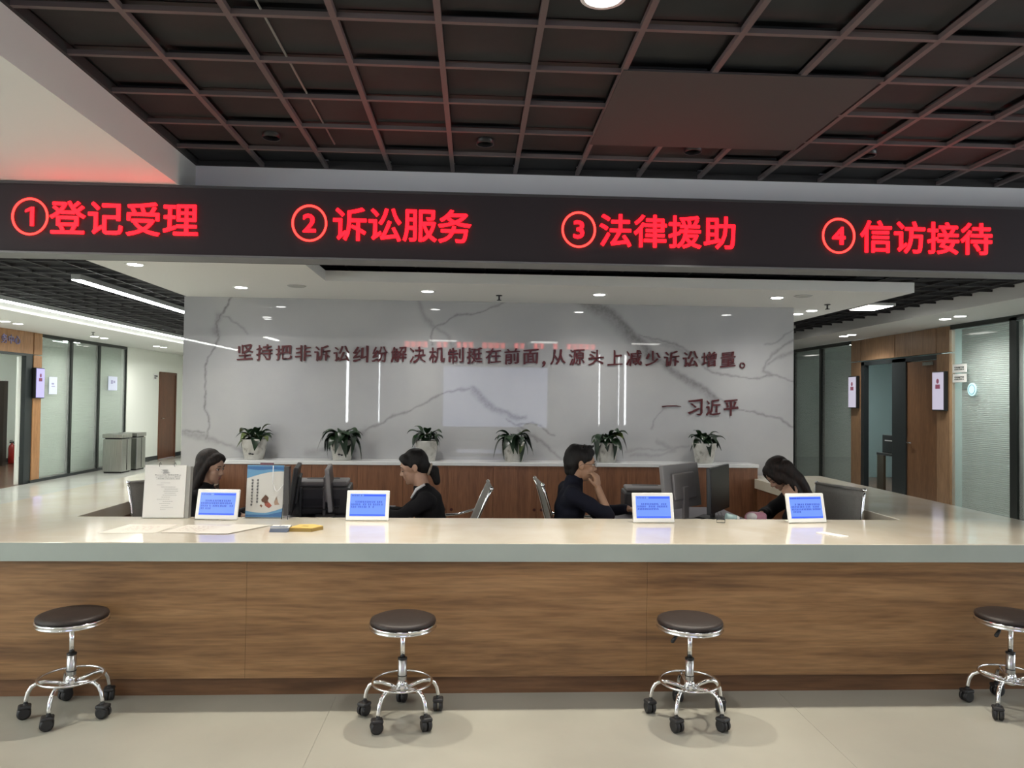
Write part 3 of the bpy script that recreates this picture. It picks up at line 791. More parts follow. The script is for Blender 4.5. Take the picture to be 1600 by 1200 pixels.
# sprinklers and vents
def sprinkler(x, y, z, lb):
    t = thing('sprinkler', lb, 'sprinkler', (x, y, z))
    MB().lathe([(0.0, 0), (0.03, 0.0), (0.03, -0.006), (0.008, -0.008), (0.008, -0.045), (0.0, -0.046)], 16).build('body', DKGREYP, t)
    MB().cone((0, 0, -0.045), (0, 0, -0.05), 0.022, 0.022, 14).build('deflector', BLACK, t)
sprinkler(0.22, 7.1, 2.56, 'small dark sprinkler in the soffit above the middle of marble wall')
sprinkler(3.55, 7.3, 2.56, 'small dark sprinkler at the right end of the white soffit')
sprinkler(-6.6, 13.1, 2.64, 'small dark sprinkler hanging in the left hall soffit')
for x, y, lb in ((-1.62, 6.75, 'flat round vent disc near the left end of the soffit'), (3.05, 6.75, 'flat round vent disc near the right end of the soffit')):
    t = thing('vent_disc', lb, 'vent', (x, y, 2.56))
    MB().lathe([(0.0, -0.008), (0.07, -0.008), (0.085, 0.0)], 28).build('disc', mat('vent_grey', (0.42, 0.42, 0.40), 0.5), t)
# conduits above the open grid
t = MB()
t.tube([(-0.86, 2.6, 3.0735), (-0.86, 4.45, 3.0735)], 0.005)
tag(t.build('conduit', mat('conduit_grey', (0.2, 0.19, 0.17), 0.5)), 'thin grey conduit running above the ceiling grid at left', 'pipe')

# ================================================================== LED SIGN
led = thing('led_sign', 'long black LED sign beam with four red Chinese captions', 'sign', (0, 4.6, 2.405))
MB().box(-7.7, 6.38, 0, 0.26, 0.012, 0.435).build('display_face', LEDBOX, led)
MB().box(-7.7, 6.38, -0.008, 0.18, 0.0, 0.0118).build('bottom_frame', mat('led_frame_grey', (0.16, 0.16, 0.165), 0.5), led)
MB().box(-7.7, 6.38, -0.008, 0.0, 0.422, 0.437).build('top_frame', mat('led_frame_dark', (0.05, 0.05, 0.052), 0.5), led)
def led_caption(x0, circ, text, pitch, xt):
    # ring
    cx, cz = x0 + 0.107, 0.222
    MB().tube([(cx + 0.102 * math.cos(a * PI / 24), -0.006, cz + 0.108 * math.sin(a * PI / 24)) for a in range(48)], 0.007, 6, True).build('ring', LEDRIM, led)
    if circ == '1':
        me = MB().prism([(0.008, -0.058), (0.030, -0.058), (0.030, 0.058), (0.012, 0.058), (-0.022, 0.040), (-0.022, 0.024), (0.008, 0.036)], 0.0, 0.004, Matrix.Rotation(PI / 2, 4, 'X')).mesh('glyph')
    else:
        me = glyph(circ, 0.17, 0.024, 0.006)
    recenter(me, cx, cz, None, 0.115)
    me.materials.append(LEDRED)
    link('numeral', me, led, loc=(0, -0.008, 0))
    for k, ch in enumerate(text):
        me = glyph(ch, 0.218, 0.015, 0.006)
        recenter(me, 0, 0, None, None)
        me.materials.append(LEDRED)
        link('character', me, led, loc=(xt + (k + 0.5) * pitch, -0.008, 0.222))
led_caption(-2.81, '1', '登记受理', 0.2235, -2.592)
led_caption(-1.14, '2', '诉讼服务', 0.2155, -0.894)
led_caption(0.53, '3', '法律援助', 0.2215, 0.758)
led_caption(2.20, '4', '信访接待', 0.2215, 2.440)

# ================================================================== SLOGAN ON MARBLE
slog = thing('wall_slogan', 'dark red brush characters in one long line on the marble wall', 'lettering', (0, 7.598, 2.004))
xs = []
for k in range(16): xs.append(-2.325 + k * 0.193)
txt = '坚持把非诉讼纠纷解决机制挺在前面'
items = list(zip(txt, xs))
t2 = '从源头上减少诉讼增量'
for k, ch in enumerate(t2): items.append((ch, 0.85 + k * 0.198))
for k, (ch, x) in enumerate(items):
    me = glyph(ch, 0.186, 0.0, 0.012, 0.10, 0.045, nib=0.034)
    recenter(me, 0, 0, 0.162, 0.166 + 0.006 * math.sin(k * 2.3))
    me.materials.append(SLOG)
    link('character', me, slog, loc=(x, -0.007, 0))
me = glyph(',', 0.24, 0.012, 0.012, 0.0, 0.0, 0.1); recenter(me, 0, 0); me.materials.append(SLOG)
link('comma', me, slog, loc=(0.705, -0.007, -0.075))
MB().tube([(0.024 * math.cos(a * PI / 8), 0, 0.026 * math.sin(a * PI / 8)) for a in range(16)], 0.008, 6, True).build('full_stop', SLOG, slog).location = (2.785, -0.008, -0.06)
attr = thing('wall_attribution', 'short dark red dash and three brush characters on marble at lower right', 'lettering', (0, 7.598, 1.508))
bd = MB(); bd.tube([(-0.1, 0, -0.004), (-0.05, 0, 0.004), (0.05, 0, 0.006), (0.1, 0, 0.0)], [0.008, 0.006, 0.007, 0.004], 6)
bd.build('dash', SLOG, attr).location = (2.04, -0.008, 0.0)
for k, ch in enumerate('习近平'):
    me = glyph(ch, 0.19, 0.0, 0.012, 0.10, 0.045, nib=0.03)
    recenter(me, 0, 0, 0.155, 0.175)
    me.materials.append(SLOG)
    link('character', me, attr, loc=(2.29 + k * 0.189, -0.007, -0.004))

# ================================================================== COUNTER
TZ = 0.80
ct = thing('reception_counter', 'long U-shaped reception counter with walnut front and thick pale stone top', 'counter', (0.2, 3.95, 0))
off = Matrix.Translation((-0.2, -3.95, 0))
def cbuild(mb, name, m):
    o = mb.build(name, m, ct)
    o.location = (-0.2, -3.95, 0)
    return o
top = MB().prism([(-3.225, 3.897), (3.62, 3.897), (3.62, 7.58), (2.85, 7.58), (2.85, 7.255), (2.79, 7.255), (2.79, 4.725), (-2.45, 4.725), (-2.45, 7.255), (-2.47, 7.255), (-2.47, 7.58), (-3.225, 7.58)], 0.705, TZ)
o = cbuild(top, 'worktop', STONE)
bv = o.modifiers.new('bevel', 'BEVEL'); bv.width = 0.004; bv.segments = 2
cbuild(MB().box(-3.228, 3.623, 3.892, 3.8968, 0.7045, 0.7965), 'edge_band', EDGE)  # thin strips over the stone edge carry the painted shade
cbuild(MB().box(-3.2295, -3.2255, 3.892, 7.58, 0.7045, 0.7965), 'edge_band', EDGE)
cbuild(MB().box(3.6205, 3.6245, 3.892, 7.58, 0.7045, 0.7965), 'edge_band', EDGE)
px = [-3.19, -1.17, 0.93, 3.585]
for a, b_ in zip(px[:-1], px[1:]):
    cbuild(MB().box(a + 0.0006, b_ - 0.0006, 3.925, 3.945, 0.096, 0.704), 'front_panel', WOOD)
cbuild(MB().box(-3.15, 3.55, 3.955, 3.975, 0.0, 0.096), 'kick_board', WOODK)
cbuild(MB().box(-3.19, -3.17, 3.945, 7.58, 0.096, 0.704), 'side_panel', WOOD)
cbuild(MB().box(3.565, 3.585, 3.945, 7.58, 0.096, 0.704), 'side_panel', WOOD)
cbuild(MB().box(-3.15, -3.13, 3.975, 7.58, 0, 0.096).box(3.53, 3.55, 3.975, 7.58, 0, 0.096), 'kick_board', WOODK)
cbuild(MB().box(-2.43, 2.77, 4.68, 4.70, 0.0, 0.704), 'inner_panel', WOODR)
cbuild(MB().box(-2.49, -2.47, 4.70, 7.24, 0.0, 0.704), 'inner_side_panel', WOODR)
cbuild(MB().box(2.81, 2.83, 4.70, 7.24, 0.0, 0.704), 'inner_side_panel', WOODR)

# low cabinets against the marble wall with white ledge
xc = [-2.45, -1.57, -0.69, 0.19, 1.07, 1.95, 2.83]
for k in range(6):
    a, b_ = xc[k], xc[k + 1]
    lb = ('low red-brown cabinet at the left end of the row, behind the long-haired woman',
          'low red-brown cabinet second from the left, behind the printer',
          'low red-brown cabinet third from the left, behind the woman with tied hair',
          'low red-brown cabinet behind the two empty chrome chair backs',
          'low red-brown cabinet second from the right, behind the man',
          'low red-brown cabinet at the right end of the row, behind the black monitor')[k]
    t = thing('low_cabinet', lb, 'cabinet', ((a + b_) / 2, 7.43, 0), group='low cabinets under the ledge')
    h = (b_ - a) / 2
    MB().box(-h + 0.001, h - 0.001, -0.14, 0.165, 0.0, 0.905).build('body', WOODR, t)
    for sx in (-1, 1):
        dd = MB().box(min(0.0008 * sx, (h - 0.002) * sx), max(0.0008 * sx, (h - 0.002) * sx), -0.16, -0.141, 0.08, 0.903).build('door', WOODR, t)
        MB().cone((sx * 0.035, -0.161, 0.48), (sx * 0.035, -0.176, 0.48), 0.011, 0.015, 14).build('knob', mat('dark_red_knob', (0.05, 0.008, 0.008), 0.35), dd)
tag(MB().bbox(-2.46, 2.84, 7.262, 7.597, 0.906, 0.94, 0.003).build('white_ledge', mat('white_ledge_stone', (0.66, 0.67, 0.66), 0.2)), 'long white stone ledge on the low cabinets under the marble wall', 'ledge')

# ================================================================== PLANTERS
def leaf_mesh(L, W, droop, up, seed):
    rnd = random.Random(seed)
    vs = []; fs = []
    n = 7
    for i in range(n + 1):
        t = i / n
        y = L * (t * (1 - 0.28 * droop * t))
        z = up * L * t - droop * L * t * t * 0.9
        wd = W * math.sin(PI * min(1, t * 0.93 + 0.05)) ** 0.8 * (1.15 - 0.5 * t)
        if i == 0: wd = W * 0.12
        if i == n: wd = 0.002
        vs += [(-wd, y, z + wd * 0.25), (0, y, z - wd * 0.12), (wd, y, z + wd * 0.25)]
    for i in range(n):
        a = i * 3
        fs += [(a, a + 1, a + 4, a + 3), (a + 1, a + 2, a + 5, a + 4)]
    mb = MB().add(vs, fs, True)
    mb.tube([(0, -0.03, -0.04), (0, 0.0, 0.0)], 0.0022, 5)
    return mb.mesh('leaf')
LEAVES = []
for i, (L_, W_, dr, up) in enumerate(((0.15, 0.038, 1.1, 0.6), (0.17, 0.036, 1.5, 0.5), (0.13, 0.040, 0.8, 0.8), (0.17, 0.034, 0.9, 0.9), (0.12, 0.042, 1.2, 0.2))):
    for mm in (LEAFM, LEAFY):
        me = leaf_mesh(L_, W_, dr, up, i); me.materials.append(mm); LEAVES.append(me)
PL = [(-2.17, 'leftmost', 1), (-1.31, 'second from left', 2), (-0.475, 'third from left', 3), (0.40, 'fourth from left', 4), (1.34, 'fifth from left', 5), (2.34, 'rightmost', 6)]
desc = {1: 'white marbled pot with upright dark and variegated leaves, leftmost on the ledge',
        2: 'white square pot with a wide drooping dark green plant, second from the left',
        3: 'white tapered pot with a compact plant behind the woman with tied hair',
        4: 'white pot with a splayed low green plant under the middle of the wall',
        5: 'white pot with a bushy plant just behind the man',
        6: 'white tapered pot with drooping leaves at the right end of the ledge'}
specs = {1: dict(n=32, sp=1.0, hi=1.15, yel=0.3), 2: dict(n=40, sp=1.25, hi=1.05, yel=0.0), 3: dict(n=32, sp=0.85, hi=1.0, yel=0.0),
         4: dict(n=30, sp=1.2, hi=0.85, yel=0.1), 5: dict(n=38, sp=1.05, hi=1.1, yel=0.15), 6: dict(n=30, sp=0.95, hi=1.1, yel=0.0)}
for x, w_, k in PL:
    rnd = random.Random(k * 13)
    t = thing('potted_plant', desc[k], 'plant', (x, 7.44, 0.94), 0, 'potted plants on the ledge')
    r = 0.118
    MB().lathe([(r * 0.72, 0), (r * 0.74, 0.005), (r * 0.98, 0.185), (r * 1.0, 0.2), (r * 0.93, 0.2), (r * 0.9, 0.175)], 32, sq=3.2 if k < 3 else 2.4).build('pot', POTM, t)
    MB().lathe([(0, 0.177), (r * 0.9, 0.177)], 24).build('soil', SOIL, t)
    if k in (1, 2):
        MB().ball((-0.012, -r * 0.87, 0.06), (0.014, 0.012, 0.009)).ball((0.014, -r * 0.86, 0.055), (0.012, 0.012, 0.008)).build('pot_mark', DKGREYP, t)
    sp = specs[k]
    for i in range(sp['n']):
        me = LEAVES[(rnd.randrange(5)) * 2 + (1 if rnd.random() < sp['yel'] else 0)]
        a = i * 2.399 + rnd.uniform(-0.3, 0.3)
        o = link('leaf', me, t)
        rr = 0.02 + 0.05 * rnd.random()
        hz = 0.20 + 0.07 * rnd.random() * sp['hi']
        sc = sp['sp'] * rnd.uniform(0.9, 1.3)
        if math.sin(a) > 0.55: sc *= 0.55          # leaves towards the wall stay short
        if i % 5 == 0 and k in (1, 3, 6):
            o.rotation_euler = (rnd.uniform(0.35, 0.6), 0, a - PI / 2)
        else:
            o.rotation_euler = (rnd.uniform(-0.35, 0.2), rnd.uniform(-0.3, 0.3), a - PI / 2)
        o.location = (rr * math.cos(a), rr * math.sin(a), hz)
        o.scale = (sc, sc, sc)

# plant inside the right office
t = thing('office_plant', 'green leafy plant in a dark pot on the equipment case in the right doorway', 'plant', (7.3, 11.95, 1.04))
MB().lathe([(0.06, 0), (0.085, 0.14), (0.08, 0.14), (0.075, 0.12), (0, 0.12)], 20).build('pot', DKGREYP, t)
for i in range(26):
    rnd = random.Random(i)
    o = link('leaf', LEAVES[(i % 5) * 2 + (i % 2)], t, loc=(0.02 * math.cos(i), 0.02 * math.sin(i), 0.14 + 0.2 * rnd.random()))
    o.rotation_euler = (rnd.uniform(-0.2, 0.8), 0, i * 2.4); o.scale = (1.3,) * 3

# ================================================================== LITTER BINS
for k, (x, y, lb) in enumerate(((-7.2, 15.35, 'nearer brushed steel litter bin against the left hall glass'), (-7.2, 16.0, 'farther brushed steel litter bin against the left hall glass'))):
    t = thing('litter_bin', lb, 'bin', (x, y, 0), group='steel litter bins')
    MB().bbox(-0.19, 0.19, -0.2, 0.2, 0.03, 0.68, 0.012).build('body', STEEL, t)
    MB().bbox(-0.2, 0.2, -0.21, 0.21, 0.70, 0.78, 0.012).build('lid', STEEL, t)
    MB().box(-0.16, 0.16, -0.17, 0.17, 0.68, 0.70).build('opening', BLACK, t)
    MB().box(-0.17, 0.17, -0.18, 0.18, 0.0, 0.03).build('plinth', BLACK, t)
    MB().box(0.19, 0.196, -0.004, 0.004, 0.05, 0.67).build('door_seam', BLACK, t)

# ================================================================== STOOLS
def stool(x, y, a0, lever_a, label):
    t = thing('swivel_stool', label, 'stool', (x, y, 0), 0, 'round swivel stools')
    # seat
    MB().lathe([(0.0, 0.462), (0.150, 0.462), (0.1575, 0.465), (0.160, 0.471), (0.157, 0.480), (0.140, 0.487), (0.08, 0.490), (0.0, 0.491)], 48).build('seat', SEATM, t)
    MB().lathe([(0.0, 0.434), (0.145, 0.434), (0.161, 0.438), (0.163, 0.443), (0.156, 0.448), (0.163, 0.453), (0.1645, 0.459), (0.160, 0.4635), (0.152, 0.4615)], 48).build('seat_ring', CHROME, t)
    MB().cone((0, 0, 0.27), (0, 0, 0.43), 0.0125, 0.0125, 20).lathe([(0.0125, 0.405), (0.035, 0.43)], 20).build('gas_column', CHROME, t)
    MB().lathe([(0.0, 0.15), (0.021, 0.15), (0.021, 0.285), (0.0135, 0.286)], 24).build('outer_tube', mat('satin_steel', (0.6, 0.61, 0.62), 0.28, 1.0), t)
    MB().lathe([(0.0135, 0.2865), (0.0225, 0.284), (0.0225, 0.292), (0.0135, 0.293)], 24).build('collar', BLACK, t)
    MB().lathe([(0.021, 0.204), (0.0225, 0.204), (0.0225, 0.209), (0.021, 0.209)], 24).build('tube_band', DKGREYP, t)
    hb = MB().lathe([(0.0, 0.125), (0.026, 0.13), (0.030, 0.15), (0.026, 0.172), (0.021, 0.185)], 24).build('hub', CHROME, t)
    MB().tube([(0.143 * math.cos(i * PI / 24), 0.143 * math.sin(i * PI / 24), 0.178) for i in range(48)], 0.0058, 10, True).build('foot_ring', CHROME, t)
    for k in range(5):
        a = a0 + k * 2 * PI / 5
        ca, sa = math.cos(a), math.sin(a)
        pr = [(0.02, 0.143), (0.06, 0.156), (0.105, 0.165), (0.14, 0.163), (0.165, 0.148), (0.18, 0.122), (0.187, 0.09), (0.188, 0.066)]
        lg = MB().tube([(r * ca, r * sa, z) for r, z in pr], [0.010, 0.010, 0.010, 0.010, 0.010, 0.0098, 0.0095, 0.009], 12).build('leg', CHROME, t)
        cx, cy = 0.188 * ca, 0.188 * sa
        # caster turned at its own angle
        b = a + 1.2 * math.sin(k * 2.1 + x)
        cb, sb_ = math.cos(b), math.sin(b)
        q = MB()
        for s in (-1, 1):
            ax = Vector((-sb_, cb, 0))
            c0 = Vector((cx + 0.006 * cb, cy + 0.006 * sb_, 0.030)) + ax * (0.004 * s)
            q.cone(c0, c0 + ax * (0.015 * s), 0.030, 0.030, 20)
            q.cone(c0 + ax * (0.015 * s), c0 + ax * (0.020 * s), 0.030, 0.021, 20)
        cs = q.build('caster', RUBBER, lg)
        M = Matrix.Translation((cx + 0.004 * cb, cy + 0.004 * sb_, 0.046)) @ Matrix.Rotation(b, 4, 'Z')
        MB().bbox(-0.028, 0.028, -0.026, 0.026, 0.0, 0.020, 0.009, M).cone((cx, cy, 0.06), (cx, cy, 0.072), 0.012, 0.011, 12).build('caster_hood', RUBBER, lg)
    if lever_a is not None:
        ca, sa = math.cos(lever_a), math.sin(lever_a)
        MB().tube([(0.02 * ca, 0.02 * sa, 0.425), (0.06 * ca, 0.06 * sa, 0.423), (0.085 * ca, 0.085 * sa, 0.41)], 0.004, 8).build('lever', CHROME, t)
        MB().capsule((0.085 * ca, 0.085 * sa, 0.41), (0.108 * ca, 0.108 * sa, 0.388), 0.008, 0.010, 10).build('lever_grip', BLACK, t)
    return t
D = math.radians
stool(-1.95, 3.745, D(270), None, 'round black-seated chrome stool at the left end of the counter')
stool(-0.335, 3.655, D(96), None, 'round black-seated chrome stool second from left, before the walnut front')
stool(1.075, 3.63, D(19), D(205), 'round stool with black lever under its seat, right of centre')
stool(2.76, 3.69, D(1), D(200), 'round chrome stool cut off by the right edge of view')

# ================================================================== CHAIRS (staff)
def office_chair(x, y, rz, label, tilt=0.22, ztop=0.96):
    """local +Y is the way the sitter faces"""
    t = thing('office_chair', label, 'chair', (x, y, 0), rz, 'mesh office chairs behind the counter')
    w = 0.235
    def back(z):
        return -0.24 - (z - 0.5) * tilt - 0.12 * max(0, z - 0.8) ** 1.5
    prof = [(0.20, 0.455), (0.0, 0.445), (-0.16, 0.45), (-0.225, 0.48)] + [(back(0.5 + k * (ztop - 0.5) / 8), 0.5 + k * (ztop - 0.5) / 8) for k in range(9)]
    for s in (-1, 1):
        MB().tube([(s * w, a, b) for a, b in prof], 0.010, 10).build('side_frame', CHROME, t)
    vs = []; n = len(prof)
    for k, (a, b) in enumerate(prof[:]):
        for j in range(7):
            u = -1 + 2 * j / 6
            vs.append((u * (w - 0.004), a - 0.012 * (1 - u * u) * (1 if k > 4 else 0), b - (0.012 * (1 - u * u) if k < 4 else 0)))
    fs = [(k * 7 + j, k * 7 + j + 1, (k + 1) * 7 + j + 1, (k + 1) * 7 + j) for k in range(n - 1) for j in range(6)]
    m1 = MB().add(vs[: 5 * 7], fs[: 4 * 6], True)
    o = m1.build('seat', MESHG, t); sd = o.modifiers.new('solid', 'SOLIDIFY'); sd.thickness = 0.008
    vs2 = vs[4 * 7:]
    fs2 = [(k * 7 + j, k * 7 + j + 1, (k + 1) * 7 + j + 1, (k + 1) * 7 + j) for k in range(n - 5) for j in range(6)]
    o = MB().add(vs2, fs2, True).build('backrest', MESHG, t); sd = o.modifiers.new('solid', 'SOLIDIFY'); sd.thickness = 0.008
    zt = prof[-1][1]
    MB().cone((-w, prof[-1][0], zt), (w, prof[-1][0], zt), 0.011).build('top_rail', MESHG, t)
    for s in (-1, 1):
        MB().ball((s * w, prof[-1][0], zt), 0.016).build('rail_knob', CHROME, t)
    for s in (-1, 1):
        MB().tube([(s * (w + 0.01), back(0.72), 0.72), (s * (w + 0.03), -0.2, 0.68), (s * (w + 0.035), 0.08, 0.66), (s * (w + 0.03), 0.14, 0.6), (s * (w + 0.01), 0.12, 0.45)], 0.009, 8).build('armrest', CHROME, t)
    MB().cone((0, 0, 0.14), (0, 0, 0.43), 0.024).build('gas_column', BLACK, t)
    MB().box(-0.22, 0.22, -0.03, 0.03, 0.425, 0.44).build('seat_bracket', CHROME, t)
    for k in range(5):
        a = k * 2 * PI / 5 + 0.3
        lg = MB().tube([(0.02 * math.cos(a), 0.02 * math.sin(a), 0.13), (0.28 * math.cos(a), 0.28 * math.sin(a), 0.075)], [0.022, 0.014], 8).build('leg', CHROME, t)
        c = Vector((0.28 * math.cos(a), 0.28 * math.sin(a), 0.028))
        ax = Vector((-math.sin(a), math.cos(a), 0))
        MB().cone(c - ax * 0.016, c + ax * 0.016, 0.028, 0.028, 16).cone(c, c + Vector((0, 0, 0.04)), 0.009).build('caster', RUBBER, lg)
    return t

# desks and equipment behind the counter
def desk(x0, x1, label):
    t = thing('staff_desk', label, 'desk', ((x0 + x1) / 2, 5.35, 0))
    h = (x1 - x0) / 2
    MB().bbox(-h, h, -0.62, 0.62, 0.675, 0.70, 0.003).build('desktop', mat('desk_grey', (0.16, 0.15, 0.17), 0.4), t)
    for sx in (-1, 1):
        MB().box(sx * (h - 0.2) - 0.012, sx * (h - 0.2) + 0.012, -0.58, 0.58, 0.0, 0.675).build('end_panel', WOODR, t)
    MB().box(-h + 0.2, h - 0.2, -0.01, 0.01, 0.3, 0.675).build('modesty_panel', WOODR, t)
desk(-1.62, -0.62, 'grey-topped staff desk between the two women at left')
desk(1.0, 2.0, 'grey-topped staff desk between the man and the bowed woman')

def monitor(x, y, z, rz, w, h, label, back_m, tilt=0.0, zb=0.10):
    """screen faces local -Y"""
    t = thing('monitor', label, 'monitor', (x, y, z), rz)
    M = Matrix.Translation((0, 0, zb + h / 2)) @ Matrix.Rotation(tilt, 4, 'X')
    MB().bbox(-w / 2, w / 2, 0.0, 0.03, -h / 2, h / 2, 0.006, M).bbox(-w * 0.3, w * 0.3, 0.028, 0.05, -h * 0.3, h * 0.3, 0.008, M).build('housing', back_m, t)
    MB().box(-w / 2 + 0.012, w / 2 - 0.012, -0.002, 0.0, -h / 2 + 0.015, h / 2 - 0.012, M).build('screen', mat('screen_off_black', (0.004, 0.004, 0.006), 0.35), t)
    MB().bbox(-0.035, 0.035, 0.045, 0.065, 0.01, zb + h * 0.5, 0.004).build('neck', back_m, t)
    MB().bbox(-0.12, 0.12, -0.02, 0.16, 0.0, 0.012, 0.004).build('base', back_m, t)
    return t
monitor(1.50, 5.36, 0.70, D(-136), 0.50, 0.32, 'grey-backed monitor seen from behind, right of the man', GREYP, 0.12, 0.08)
monitor(1.80, 5.34, 0.70, D(56), 0.50, 0.33, 'black monitor facing the bowed woman', BLACK, -0.02, 0.06)
monitor(-1.02, 5.42, 0.70, D(98), 0.46, 0.30, 'dark grey monitor seen edge-on left of the woman with tied hair', GREYP, -0.1, 0.06)
monitor(-1.27, 5.28, 0.70, D(-80), 0.46, 0.32, 'black monitor seen edge-on behind the poster stand', BLACK, -0.12, 0.06)

def printer(x, y, z, rz, s, label):
    t = thing('printer', label, 'printer', (x, y, z), rz)
    MB().bbox(-0.21 * s, 0.21 * s, -0.18 * s, 0.18 * s, 0.0, 0.20 * s, 0.018).build('body', DKGREYP, t)
    MB().bbox(-0.19 * s, 0.19 * s, -0.15 * s, 0.15 * s, 0.20 * s, 0.235 * s, 0.012).build('scanner_lid', GREYP, t)
    MB().box(-0.14 * s, 0.14 * s, -0.186 * s, -0.178 * s, 0.07 * s, 0.12 * s).build('output_slot', BLACK, t)
    MB().prism([(-0.12 * s, -0.27 * s), (0.12 * s, -0.27 * s), (0.13 * s, -0.18 * s), (-0.13 * s, -0.18 * s)], 0.05 * s, 0.058 * s).build('paper_tray', DKGREYP, t)
    MB().prism([(-0.12 * s, 0.06 * s), (0.12 * s, 0.06 * s), (0.11 * s, 0.13 * s), (-0.11 * s, 0.13 * s)], 0.2345 * s, 0.2375 * s).build('feed_slot', BLACK, t)
printer(-1.13, 5.62, 0.70, 0.1, 1.02, 'dark grey printer on the left staff desk')
printer(1.33, 5.68, 0.70, -0.1, 0.85, 'dark printer on the right staff desk behind the tablet')

# ================================================================== PEOPLE
def remesh(mb, vox, smooth=2, name='m', amp=0.0, post=None):
    me = mb.mesh(name)
    o = bpy.data.objects.new('tmp', me); C.objects.link(o)
    r = o.modifiers.new('r', 'REMESH'); r.mode = 'VOXEL'; r.voxel_size = vox; r.adaptivity = 0.0; r.use_smooth_shade = True
    dg = bpy.context.evaluated_depsgraph_get()
    out = bpy.data.meshes.new_from_object(o.evaluated_get(dg))
    bpy.data.objects.remove(o)
    n = len(out.vertices)
    co = np.empty(n * 3); out.vertices.foreach_get('co', co); co = co.reshape(-1, 3)
    ed = np.empty(len(out.edges) * 2, dtype=np.int64); out.edges.foreach_get('vertices', ed); ed = ed.reshape(-1, 2)
    deg = np.bincount(ed.ravel(), minlength=n).astype(float)[:, None]
    for _ in range(smooth):
        s = np.zeros_like(co)
        for k in range(3):
            s[:, k] = np.bincount(ed[:, 0], co[ed[:, 1], k], n) + np.bincount(ed[:, 1], co[ed[:, 0], k], n)
        co = 0.4 * co + 0.6 * s / np.maximum(deg, 1)
    if post is not None: co = post(co)
    if amp:
        f = amp * (np.sin(co[:, 2] * 55 + 3 * np.sin(co[:, 0] * 21)) + np.sin(co[:, 0] * 47 + co[:, 1] * 33 + 2 * np.sin(co[:, 2] * 19)))
        nr = np.empty(n * 3); out.vertices.foreach_get('normal', nr)
        co = co + nr.reshape(-1, 3) * f[:, None]
    out.vertices.foreach_set('co', co.ravel())
    out.polygons.foreach_set('use_smooth', [True] * len(out.polygons))
    out.update()
    return out

def hand(mb, wrist, d, nrm, curl, side=1, sc=1.0):
    """palm + four bent fingers + thumb; d = pointing direction, nrm = direction the fingers curl to"""
    d = Vector(d).normalized(); nrm = Vector(nrm); nrm = (nrm - nrm.dot(d) * d).normalized()
    lat = d.cross(nrm) * side
    w = Vector(wrist)
    Rm = Matrix((d, lat, nrm)).transposed()
    mb.ball(w + d * 0.045 * sc, (0.050 * sc, 0.040 * sc, 0.016 * sc), Rm, 16, 10)
    mb.ball(w + d * 0.07 * sc, (0.028 * sc, 0.041 * sc, 0.014 * sc), Rm, 16, 10)
    for k, (o, L) in enumerate(((0.030, 0.070), (0.010, 0.078), (-0.010, 0.073), (-0.029, 0.058))):
        p = w + d * (0.083 - 0.004 * abs(k - 1)) * sc + lat * o * sc
        dd = (d + lat * o * 2.2).normalized()
        ang = 0.0
        for seg, fr in enumerate((0.45, 0.30, 0.25)):
            ang += curl * (0.8, 1.0, 0.7)[seg]
            v = dd * math.cos(ang) + nrm * math.sin(ang)
            q = p + v * L * fr * sc
            mb.capsule(p, q, (0.0088 - 0.0006 * seg) * sc, (0.0082 - 0.0006 * seg) * sc, 10)
            p = q
    p = w + d * 0.022 * sc + lat * 0.030 * sc
    v1 = (d * 0.62 + lat * 0.62 + nrm * 0.30).normalized(); q = p + v1 * 0.036 * sc
    mb.capsule(p, q, 0.0125 * sc, 0.0095 * sc, 10)
    v2 = (d * 0.85 + lat * 0.25 + nrm * 0.45).normalized()
    mb.capsule(q, q + v2 * 0.030 * sc, 0.0095 * sc, 0.008 * sc, 10)

